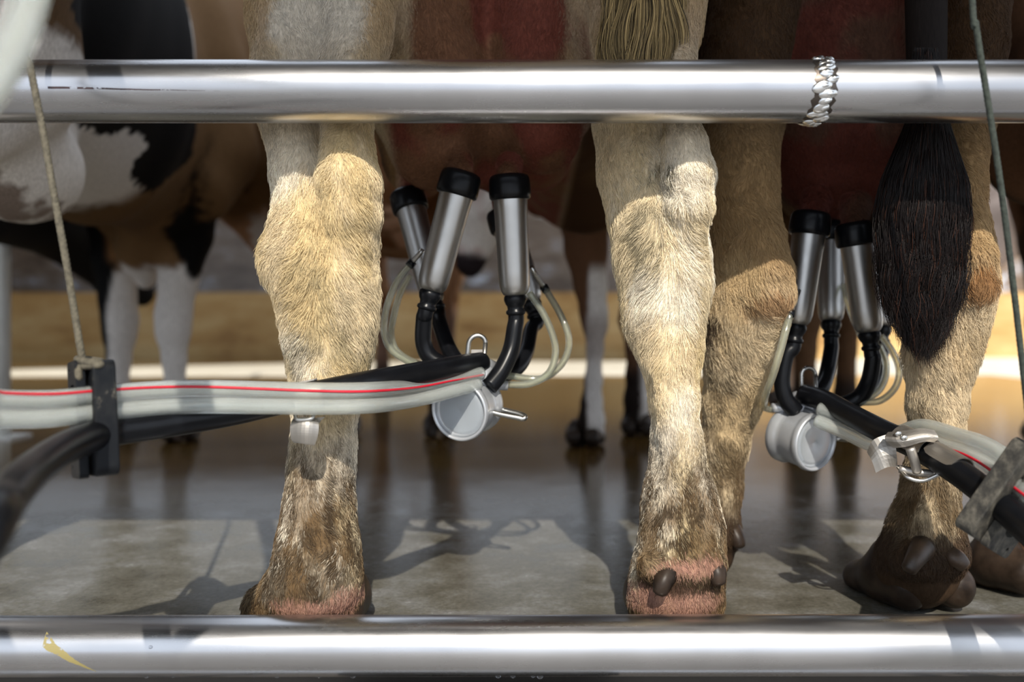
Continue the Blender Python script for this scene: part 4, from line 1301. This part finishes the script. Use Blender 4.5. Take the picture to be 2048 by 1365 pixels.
# ---- the brown cow on the right with the black tail
FB = Frame((.445, 1.12), 18)
cowB = empty('cow', (.42, 1.1, 0))
tag(cowB, 'tan cow with a long black tail switch hanging beside its teat cups', 'cow', 'cows standing in the milking stalls')
fB = Field(grid([(-.02, .20, .012), (.20, .62, .0038), (.62, 1.75, .0125)]), grid([(.90, 1.0, .008), (1.0, 1.24, .0038), (1.24, 1.5, .008), (1.5, 3.7, .0125)]), grid([(-.02, .74, .0038), (.74, 1.62, .0125)]))
LB = [(-60, 1395, 1600, 1.17, .10), (100, 1395, 1570, 1.155, .085), (245, 1398, 1556, 1.14, .07), (380, 1404, 1547, 1.13, .06), (444, 1405, 1551, 1.12, .056), (529, 1407, 1566, 1.112, .056), (580, 1408, 1572, 1.108, .056), (622, 1410, 1568, 1.112, .052), (677, 1412, 1555, 1.122, .046), (720, 1414, 1544, 1.132, .042), (805, 1412, 1517, 1.15, .037), (890, 1406, 1491, 1.16, .036), (971, 1400, 1478, 1.17, .038), (1059, 1386, 1474, 1.172, .040), (1100, 1370, 1462, 1.18, .038), (1135, 1352, 1438, 1.20, .036)]
RB = [(-60, 1820, 1992, 1.12, .10), (122, 1832, 1984, 1.10, .08), (245, 1840, 1968, 1.085, .065), (380, 1842, 1951, 1.08, .055), (452, 1845, 1955, 1.072, .052), (507, 1848, 1966, 1.066, .055), (560, 1845, 1972, 1.06, .056), (601, 1836, 1967, 1.06, .052), (640, 1829, 1960, 1.06, .047), (677, 1822, 1951, 1.06, .043), (720, 1817, 1941, 1.06, .040), (805, 1824, 1923, 1.06, .036), (869, 1828, 1917, 1.06, .035), (964, 1815, 1905, 1.06, .038), (1045, 1792, 1912, 1.055, .044), (1090, 1776, 1919, 1.055, .048), (1135, 1758, 1908, 1.06, .046), (1162, 1772, 1890, 1.08, .036)]
for rows in (LB, RB):
    n, ru, rv = px_chain(rows); fB.chain(n, ru, rv, .022)
for rows in ([(60, 1450, 1568, 1.13, .05), (245, 1462, 1556, 1.108, .036), (400, 1466, 1549, 1.095, .033), (480, 1468, 1560, 1.085, .036), (545, 1474, 1578, 1.075, .041), (585, 1476, 1581, 1.075, .041), (630, 1485, 1568, 1.088, .034), (690, 1490, 1550, 1.10, .028)],
             [(60, 1870, 1985, 1.08, .05), (245, 1880, 1966, 1.055, .036), (380, 1880, 1951, 1.045, .033), (460, 1880, 1957, 1.036, .036), (520, 1884, 1975, 1.025, .041), (565, 1886, 1981, 1.025, .041), (610, 1884, 1964, 1.038, .034), (660, 1880, 1950, 1.045, .028)]):
    n, ru, rv = px_chain(rows); fB.chain(n, ru, rv, .014)
fB.ball(P(1830, 1120, 1.015), (.028, .018, .022), .016); fB.ball(P(1896, 1115, 1.02), (.020, .016, .018), .016)
trunk(fB, FB, .68, -.03)
fB.chain([FB.w(-.10, .30, .76), P(1500, -60, 1.2)], [.07, .06], [.13, .12], .04); fB.chain([FB.w(.14, .30, .76), P(1900, -60, 1.16)], [.07, .06], [.13, .12], .06)
fB.chain([P(1625, -100, 1.32), P(1640, 100, 1.30), P(1640, 280, 1.28), P(1640, 350, 1.28)], [.085, .085, .08, .055], [.15, .14, .12, .08], .04)
fB.chain([P(1765, -100, 1.30), P(1765, 100, 1.28), P(1760, 290, 1.26), P(1758, 355, 1.26)], [.08, .08, .075, .05], [.15, .14, .12, .08], .03)
fB.chain([P(1650, 200, 1.46), P(1650, 350, 1.42)], [.10, .06], [.12, .08], .04); fB.chain([P(1770, 200, 1.46), P(1770, 350, 1.42)], [.10, .06], [.12, .08], .04)
for a, b in (((1632, 400, 1.20), (1624, 432, 1.155)), ((1660, 410, 1.33), (1661, 452, 1.30)), ((1712, 410, 1.19), (1709, 452, 1.155)), ((1762, 410, 1.33), (1760, 458, 1.30))):
    fB.chain([P(*a), P(*b)], [.020, .0125], [.020, .0125], .02)
for rows in ([(330, 1545, 1680, 2.62, .11), (480, 1560, 1655, 2.62, .07), (560, 1575, 1648, 2.62, .055), (640, 1582, 1642, 2.62, .046), (700, 1588, 1632, 2.62, .034), (800, 1586, 1632, 2.62, .032), (845, 1580, 1640, 2.62, .04), (870, 1575, 1640, 2.63, .045)],
             [(330, 1655, 1780, 2.72, .10), (480, 1665, 1745, 2.72, .065), (600, 1668, 1722, 2.72, .048), (640, 1668, 1722, 2.72, .046), (700, 1672, 1712, 2.72, .034), (790, 1668, 1712, 2.72, .032), (830, 1664, 1718, 2.72, .04), (860, 1660, 1718, 2.73, .045)]):
    n, ru, rv = px_chain(rows); fB.chain(n, ru, rv, .03)
head(fB, FB, [FB.w(0, 1.65, 1.12), FB.w(0, 1.95, 1.02)], FB.w(.0, 2.2, .95), FB.w(.02, 2.44, .62))
fB.floor_cut(.004)
VB, QB = fB.mesh(2)


def coatB(p):
    z = p[:, 2]
    t = np.tile(np.array([.40, .265, .13]), (len(p), 1))
    c = mix(t, np.array([.62, .50, .33]), sstep(.44, .34, z + .05 * (fbm(p, 12, 21) - .5)))
    c = mix(c, np.array([.52, .38, .20]), .6 * sstep(.45, .65, fbm(p * np.array([1, 1, .5]), 24, 22)) * sstep(.5, .42, z))
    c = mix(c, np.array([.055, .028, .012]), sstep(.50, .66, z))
    for cpx, cpy, d, rx, rz, a in ((1955, 572, 1.0, .030, .022, .8), (1545, 610, 1.05, .030, .020, .6)):
        c = mix(c, np.array([.24, .10, .025]), a * spot(p, P(cpx, cpy, d), (rx, .12, rz), 53, .6))
    c = mix(c, np.array([.05, .03, .02]), .9 * spot(p, P(1420, 655, 1.08), (.012, .1, .02), 54, .3))
    c = mix(c, DIRT * 1.3, dirt_at(p, z, .06, .34, 45) * .8)
    c = mix(c, np.array([.10, .055, .022]), .8 * sstep(.42, .6, fbm(p * np.array([1, 1, .4]), 50, 46)) * sstep(.22, .12, z))
    c = mix(c, np.array([.09, .06, .03]), .7 * sstep(.52, .62, fbm(p * np.array([1, 1, .4]), 90, 48, 2)) * sstep(.38, .25, z))
    c = mix(c, np.array([.05, .03, .017]), sstep(.125, .085, z + .03 * (fbm(p, 30, 47) - .5)))
    ud = sstep(1.15, 1.18, p[:, 1] + .06 * sstep(.10, .05, np.abs(p[:, 0] - .45))) * sstep(.60, .57, p[:, 0]) * sstep(.325, .345, p[:, 0]) * sstep(.95, .9, z) * sstep(.42, .45, z)
    u = mix(np.tile(np.array([.13, .036, .024]), (len(p), 1)), np.array([.11, .052, .032]), sstep(.45, .6, fbm(p, 12, 71)))
    body = mix(np.tile(BROWN * .7, (len(p), 1)), TAN * .7, sstep(.45, .65, fbm(p, 5, 72)) * .7)
    c = mix(c, body, sstep(1.22, 1.30, p[:, 1]) * (1 - ud))
    c = c * (1 - ud[:, None]) + u * ud[:, None]
    fl = sstep(2.1, 2.3, p[:, 1]) * sstep(.66, .60, z)
    f_ = mix(np.tile(np.array([.15, .08, .04]), (len(p), 1)), np.array([.03, .02, .015]), sstep(.22, .15, z))
    c = c * (1 - fl[:, None]) + f_ * fl[:, None]
    return np.clip(c, .004, .95)


big_mesh('body', VB, QB, M_COAT, cowB, coatB(VB))
hl = hoof_set(cowB, ((1392 - 1024) / F * 1.2, 1.225), 2, .86, M_HOOF, dew=False)
m = MB(); m.add(*tube_geo(spline([P(1462, 1060, 1.15), P(1474, 1078, 1.14), P(1479, 1098, 1.135)], 6), np.r_[np.linspace(.014, .008, 12), .008 * .5], 14)); m.build('dewclaw', M_HOOF, hl)
hr = hoof_set(cowB, ((1812 - 1024) / F * 1.1, 1.095), -8, 1.03, M_HOOF, dew=False, splay=.003)
for (a, b, c_) in ((P(1846, 1096, 1.01), P(1832, 1116, .990), P(1814, 1146, .985)), (P(1890, 1108, 1.02), P(1912, 1118, 1.002), P(1930, 1136, 1.0))):
    m = MB(); m.add(*tube_geo(spline([a, b, c_], 6), np.r_[np.linspace(.0145, .0085, 12), .0085 * .5], 16)); m.build('dewclaw', M_HOOF_TAN, hr)
hoof_set(cowB, ((1608 - 1024) / F * 2.62, 2.64), 15, 1.0, M_HOOF, dew=False)
hoof_set(cowB, ((1690 - 1024) / F * 2.72, 2.74), 15, 1.0, M_HOOF, dew=False)


def lenB(p, n):
    z = p[:, 2]
    L = .0075 + .0045 * sstep(.55, .45, z) * sstep(.22, .32, z)
    udd = sstep(1.17, 1.2, p[:, 1])
    return L * (1 - .3 * udd), np.where(n[:, 1] < .35, 1.0, .15) * (1 - .6 * udd)


def flowB(p):
    g = np.tile(np.array([0, 0, -1.0]), (len(p), 1))
    g[:, 0] += .25
    return g


keepB = (VB[:, 2] < .80) & (VB[:, 1] < 1.35) & (VB[:, 2] > .05)
fur(cowB, 'fur', VB, QB, coatB, keepB, 150000, lenB, flowB, 202)


def tailB(r, n, M):
    t = np.linspace(0, 1, M)[None, :]
    lock = r.integers(0, 40, n); lx = np.clip(np.sin(lock * 2.4) * .72 + r.normal(0, .20, n), -1.12, 1.12)
    start = 95 + 60 * r.random(n)
    end = 690 - 45 * np.clip(lx, 0, 2) ** 2 - 60 * np.clip(-lx, 0, 2) ** 2 + 22 * np.sin(lock * 1.9) + r.normal(0, 16, n) - 260 * (r.random(n) < .3) * r.random(n)
    py = start[:, None] + (end - start)[:, None] * t
    half = np.interp(py, [100, 245, 300, 360, 430, 520, 600, 660, 705], [24, 40, 58, 78, 88, 84, 76, 62, 50])
    cen = np.interp(py, [100, 245, 430, 560, 640, 705], [1853, 1855, 1846, 1842, 1842, 1846])
    wav = np.interp(py, [300, 500, 705], [0, .5, 1.0])
    x = cen + half * lx[:, None] + wav * (9 * np.sin(py / 38 + lock[:, None] * 1.3) + 5 * np.sin(py / 17 + lock[:, None] * 2.1 + r.random(n)[:, None]))
    dd = .985 - .022 * np.sqrt(np.clip(1 - (lx / 1.2) ** 2, 0, 1)) + .016 * (r.random(n) - .5)
    d = dd[:, None] + .010 * t + .004 * np.sin(py / 30 + lock[:, None] * .7)
    return np.stack([(x - 1024) / F * d, d, CZ + (HOR - py) / F * d], 2)


def dark(r, n):
    k = (r.random(n) < .10)[:, None]
    return np.where(k, np.array([.040, .015, .008]), np.array([.006, .0035, .003])) * r.uniform(.5, 1.5, n)[:, None]


cr = spline([FB.w(0, -.06, 1.22), FB.w(.02, -.13, 1.14), P(1846, -420, 1.01), P(1850, -150, .995), P(1853, 122, .99), P(1850, 300, .99), P(1845, 470, .992)], 8)
V, Fc = tube_geo(cr, np.interp(np.linspace(0, 1, len(cr)), [0, .3, .75, .9, 1], [.035, .026, .020, .024, .010]), 18)
tb = big_mesh('tail', np.asarray(V), np.asarray([q for q in Fc if len(q) == 4]), M_COAT, cowB, np.tile(np.array([.010, .007, .006]), (len(V), 1)))
switch(tb, 'tail_hair', tailB, 6500, 6, dark, .00024, 26)


# ---- the neighbours and the cows across the parlour
def other_cow(fr, label, coat, legs, hd, step=.0145, group='cows standing in the milking stalls', custom=None, hoof=M_HOOF, feet=None, belly=0.0, wide=1.0, tail_y=-.22):
    o = empty('cow', fr.w(0, .7, 0))
    tag(o, label, 'cow', group)
    ext = [fr.w(sx * .45, y, 0) for sx in (-1, 1) for y in (-.25, 1.9)] + [np.asarray(q, float) for q in hd[0]] + [np.asarray(hd[1], float), np.asarray(hd[2], float)]
    ext = np.array(ext); lo_, hi_ = ext.min(0) - .26, ext.max(0) + .26
    f = Field(np.arange(lo_[0], hi_[0], step), np.arange(lo_[1], hi_[1], step), np.arange(-.03, 1.62, step))
    trunk(f, fr, wide, belly)
    for (sx, hind) in legs: plain_leg(f, fr, sx, hind)
    head(f, fr, *hd)
    if hd and custom: custom(f)
    f.floor_cut(.004)
    V, Q = f.mesh(2)
    big_mesh('body', V, Q, M_COAT, o, coat(V))
    for (sx, hind) in legs:
        q = fr.w(sx * (.16 if hind else .15), .05 if hind else 1.52, 0)
        hoof_set(o, q, math.degrees(math.atan2(fr.Y[0], fr.Y[1])), 1.0, hoof, dew=False)
    for q, hh in (feet or []):
        hoof_set(o, q, hh, 1.0, hoof, dew=False)
    cr = spline([fr.w(0, -.12, 1.22), fr.w(0, tail_y, 1.12), fr.w(0, tail_y, .8), fr.w(.01, tail_y + .02, .62)], 8)
    Vt, Ft = tube_geo(cr, np.linspace(.035, .016, len(cr)), 12)
    big_mesh('tail', np.asarray(Vt), np.asarray([x for x in Ft if len(x) == 4]), M_COAT, o, coat(np.asarray(Vt)))
    return o


def inpoly(q, poly):
    """1 inside the outline, 0 outside"""
    r = np.zeros(len(q), bool); n = len(poly)
    for i in range(n):
        (x0, y0), (x1, y1) = poly[i], poly[(i + 1) % n]
        m = (y0 > q[:, 1]) != (y1 > q[:, 1])
        r ^= m & (q[:, 0] < (x1 - x0) * (q[:, 1] - y0) / (y1 - y0 + 1e-12) + x0)
    return r.astype(float)


# black, white and tan cow on the left
FC = Frame((-.85, 1.05), -7)
def customC(f):
    for rows in ([(200, 330, 500, 2.60, .14), (300, 322, 455, 2.60, .12), (390, 326, 438, 2.60, .095), (470, 328, 424, 2.60, .07), (560, 320, 394, 2.60, .055), (630, 312, 382, 2.60, .048), (665, 314, 378, 2.60, .046), (720, 326, 371, 2.60, .034), (780, 330, 371, 2.60, .032), (830, 330, 384, 2.60, .042), (866, 332, 392, 2.63, .046)],
                 [(330, 180, 330, 2.74, .11), (440, 176, 320, 2.74, .09), (520, 186, 278, 2.74, .065), (600, 200, 270, 2.74, .05), (640, 205, 275, 2.74, .048), (670, 208, 270, 2.74, .045), (720, 214, 260, 2.74, .034), (780, 215, 258, 2.74, .032), (830, 212, 266, 2.74, .04), (858, 210, 268, 2.76, .045)]):
        n, ru, rv = px_chain(rows); f.chain(n, ru, rv, .035)
    f.ball(P(40, 330, 1.50), (.09, .14, .10), .05)                    # side of the udder
    f.chain([FC.w(.02, 1.5, .72), P(285, 500, 2.66), P(292, 560, 2.68)], [.13, .07, .03], [.16, .09, .04], .05)
    f.chain([FC.w(.08, 1.45, 1.15), P(420, 30, 2.85), P(450, 150, 2.9)], [.16, .15, .12], [.22, .22, .18], .06)
    f.chain([P(455, 200, 2.8), P(490, 300, 2.9), P(520, 360, 3.0)], [.13, .11, .08], [.18, .15, .10], .05)
def coatC(p):
    z = p[:, 2]; l = FC.local(p)
    n1 = fbm(p, 7, 301); edge = .05 * (fbm(p, 30, 302) - .5)
    c = np.tile(WHITE * .92, (len(p), 1))
    tan = np.array([.20, .115, .052])
    q = np.stack([p[:, 1] + edge, z + edge * 1.3], 1)
    c = mix(c, tan * .7, sstep(.77, .80, q[:, 1]) * sstep(1.58, 1.52, q[:, 0]))
    c = mix(c, tan, sstep(1.98, 2.06, q[:, 0] - .35 * (q[:, 1] - .75)) * sstep(.46, .50, q[:, 1]) * sstep(.505, .53, z + edge + 1.0 * (p[:, 1] < 2.3)))
    c = mix(c, tan * .8, sstep(.02, -.02, q[:, 1] - (.500 + .34 * (q[:, 0] - 1.6))) * sstep(1.55, 1.65, q[:, 0]) * sstep(2.45, 2.3, q[:, 0]))  # shaded chest under the belly line painted in as brown
    c = mix(c, BLACK, inpoly(q, [(1.36, .84), (1.45, .95), (1.75, 1.3), (2.16, 1.3), (2.08, 1.02), (2.10, .92), (2.23, .88), (2.28, .79), (2.01, .64), (1.88, .69), (1.93, .75), (1.79, .735), (1.60, .70), (1.55, .80)]) * (p[:, 0] > -.95))
    c = mix(c, BLACK, spot(p, P(425, 330, 2.6), (.075, .3, .22), 303, .3)); c = mix(c, BLACK, spot(p, P(365, 480, 2.52), (.035, .12, .07), 304, .25)); c = mix(c, BLACK, spot(p, P(378, 530, 2.52), (.025, .12, .05), 305, .2))
    c = mix(c, BLACK, spot(p, P(408, 480, 2.6), (.035, .3, .10), 308, .3))
    lf = (p[:, 1] > 2.66) * (z < .68)
    c = mix(c, BLACK, sstep(.012, -.006, p[:, 0] - (-1.243 + .055 * sstep(.35, .62, z)) + .4 * edge) * lf * sstep(.2, .24, z))
    c = mix(c, np.array([.30, .15, .06]), sstep(.52, .56, z + edge) * sstep(-1.24, -1.20, p[:, 0]) * lf)
    c = mix(c, np.array([.09, .05, .035]), sstep(.16, .10, z + edge) * .9)
    hd = sstep(1.98, 2.05, l[:, 1])
    h = mix(np.tile(np.array([.62, .38, .24]), (len(p), 1)), WHITE * .95, spot(p, P(525, 480, 3.1), (.05, .3, .10), 306, .4))
    h = mix(h, BLACK, sstep(.74, .79, z + edge)); h = mix(h, tan * .9, sstep(.90, .95, z + edge)); h = mix(h, np.array([.55, .30, .24]), sstep(.62, .56, z))
    c = c * (1 - hd[:, None]) + h * hd[:, None]
    c = mix(c, np.array([.12, .06, .03]), spot(p, P(15, 400, 1.45), (.05, .3, .035), 307, .9) * .8)
    return np.clip(c, .003, .95)
other_cow(FC, 'black, white and tan patched cow with white front legs, beside the hanging frayed rope', coatC, [(-1, True), (.5, True)],
          ([FC.w(.0, 1.62, 1.05), P(450, 240, 3.0)], P(470, 345, 3.10), P(545, 500, 3.22)), .0125, custom=customC, feet=[(P(360, 880, 2.64)[:2], -10), (P(240, 880, 2.77)[:2], -10)], belly=-.02, wide=.72, tail_y=-.13)

# black cow at the far left, neck stretched forward and down
FK = Frame((-1.88, .35), 6)
def coatK(p):
    return np.tile(np.array([.016, .016, .018]), (len(p), 1)) * (0.7 + .6 * fbm(p, 6, 311))[:, None]
other_cow(FK, 'black cow with lowered head behind the white front legs of the patched cow', coatK, [(-1, True), (1, True), (-1, False), (1, False)],
          ([FK.w(.05, 1.62, .98), P(-22, 362, 2.25), P(105, 432, 2.75)], P(195, 512, 3.0), P(284, 588, 3.22), .78), .0145)

# cow at the far right edge
FD = Frame((1.00, 1.17), 27)
def customD(f):
    for rows in ([(-120, 1990, 2230, 1.40, .11), (60, 2015, 2230, 1.37, .10), (160, 2060, 2230, 1.32, .095), (240, 2105, 2230, 1.25, .09), (400, 2105, 2200, 1.20, .06), (520, 2100, 2220, 1.18, .055), (620, 2090, 2185, 1.18, .045), (760, 2080, 2150, 1.18, .036), (900, 2062, 2130, 1.18, .036), (1000, 2035, 2115, 1.175, .042), (1080, 1985, 2090, 1.17, .045), (1130, 1965, 2060, 1.18, .042)],):
        n, ru, rv = px_chain(rows); f.chain(n, ru, rv, .03)
    f.chain([FD.w(-.16, .3, .76), P(2170, 150, 1.27)], [.09, .09], [.12, .10], .06)
    f.chain([P(2120, 200, 1.42), P(2125, 250, 1.38), P(2130, 300, 1.38)], [.12, .12, .08], [.15, .14, .10], .04)
def coatD(p):
    z = p[:, 2]; l = FD.local(p)
    c = mix(np.tile(np.array([.20, .10, .055]), (len(p), 1)), np.array([.06, .035, .02]), sstep(.45, .6, fbm(p, 5, 321)))
    c = mix(c, np.array([.42, .24, .18]), sstep(.75, .65, l[:, 1]) * sstep(.25, .35, l[:, 1]) * sstep(.85, .7, z))
    c = mix(c, BLACK * 2, sstep(1.0, 1.1, l[:, 1]) * sstep(.50, .60, fbm(p, 3, 323)))
    c = mix(c, np.array([.30, .16, .12]), sstep(.30, .2, z) * .5 * sstep(.5, .6, fbm(p, 20, 322)))
    c = mix(c, np.array([.04, .02, .014]), sstep(.11, .06, z) * .7)
    return c
other_cow(FD, 'brown cow cut by the frame edge, one hind hoof beside the dusty white-nutted bracket', coatD, [(1, True), (-1, False), (1, False)],
          ([FD.w(0, 1.62, 1.08), FD.w(.06, 1.82, 1.08)], FD.w(.16, 2.0, 1.05), FD.w(.24, 2.2, .72)), .012, custom=customD, feet=[(P(2012, 1180, 1.16)[:2], -22)], belly=-.02, wide=.85)

# cows facing us from across
FE = Frame((-.47, 4.30), 176.5)
def coatE(p):
    z = p[:, 2]; l = FE.local(p); e = .06 * (fbm(p, 16, 332) - .5)
    c = mix(np.tile(np.array([.25, .115, .05]), (len(p), 1)), np.array([.45, .26, .15]), sstep(.45, .6, fbm(p, 5, 331)))
    c = mix(c, np.array([.80, .50, .34]), spot(p, P(800, 470, 2.65), (.06, .4, .07), 334, .5))
    hd = sstep(.10, .06, np.abs(p[:, 0] - P(957, 400, 2.5)[0])) * sstep(2.66, 2.60, p[:, 1]) * sstep(.76, .72, z)
    h = mix(np.tile(np.array([.80, .66, .62]), (len(p), 1)), WHITE * 1.1, sstep(.5, .6, fbm(p, 9, 333)))
    h = mix(h, np.array([.03, .022, .025]), sstep(.555, .53, z + e))
    c = c * (1 - hd[:, None]) + h * hd[:, None]
    c = mix(c, np.array([.16, .09, .06]), sstep(.45, .35, z) * (1 - hd)); c = mix(c, np.array([.03, .02, .016]), sstep(.2, .12, z))
    return c
other_cow(FE, 'brown cow facing us behind the cream cow, pinkish lowered face with a black muzzle', coatE, [(-1, True), (1, True), (-1, False), (1, False)],
          ([FE.w(0, 1.62, .95), P(870, 330, 2.60)], P(974, 388, 2.50), P(938, 528, 2.48), .68), .0125, group='cows across the parlour')
FG = Frame((2.75, 3.75), -78)
def coatG(p):
    e = .06 * (fbm(p, 14, 342) - .5); l = FG.local(p)
    c = mix(np.tile(np.array([.45, .27, .15]), (len(p), 1)), np.array([.62, .48, .40]), sstep(.45, .62, fbm(p, 4, 341)))
    c = mix(c, np.array([.50, .36, .31]), sstep(1.95, 2.1, l[:, 1])); return c
other_cow(FG, 'tan cow standing sideways in the back, pinkish lowered head beyond the dark green cord', coatG, [(-1, True), (1, True), (-1, False), (1, False)],
          ([FG.w(0, 1.62, 1.0), FG.w(.1, 1.85, .8)], P(2040, 420, 3.5), P(1968, 520, 3.4)), .0145, group='cows across the parlour')
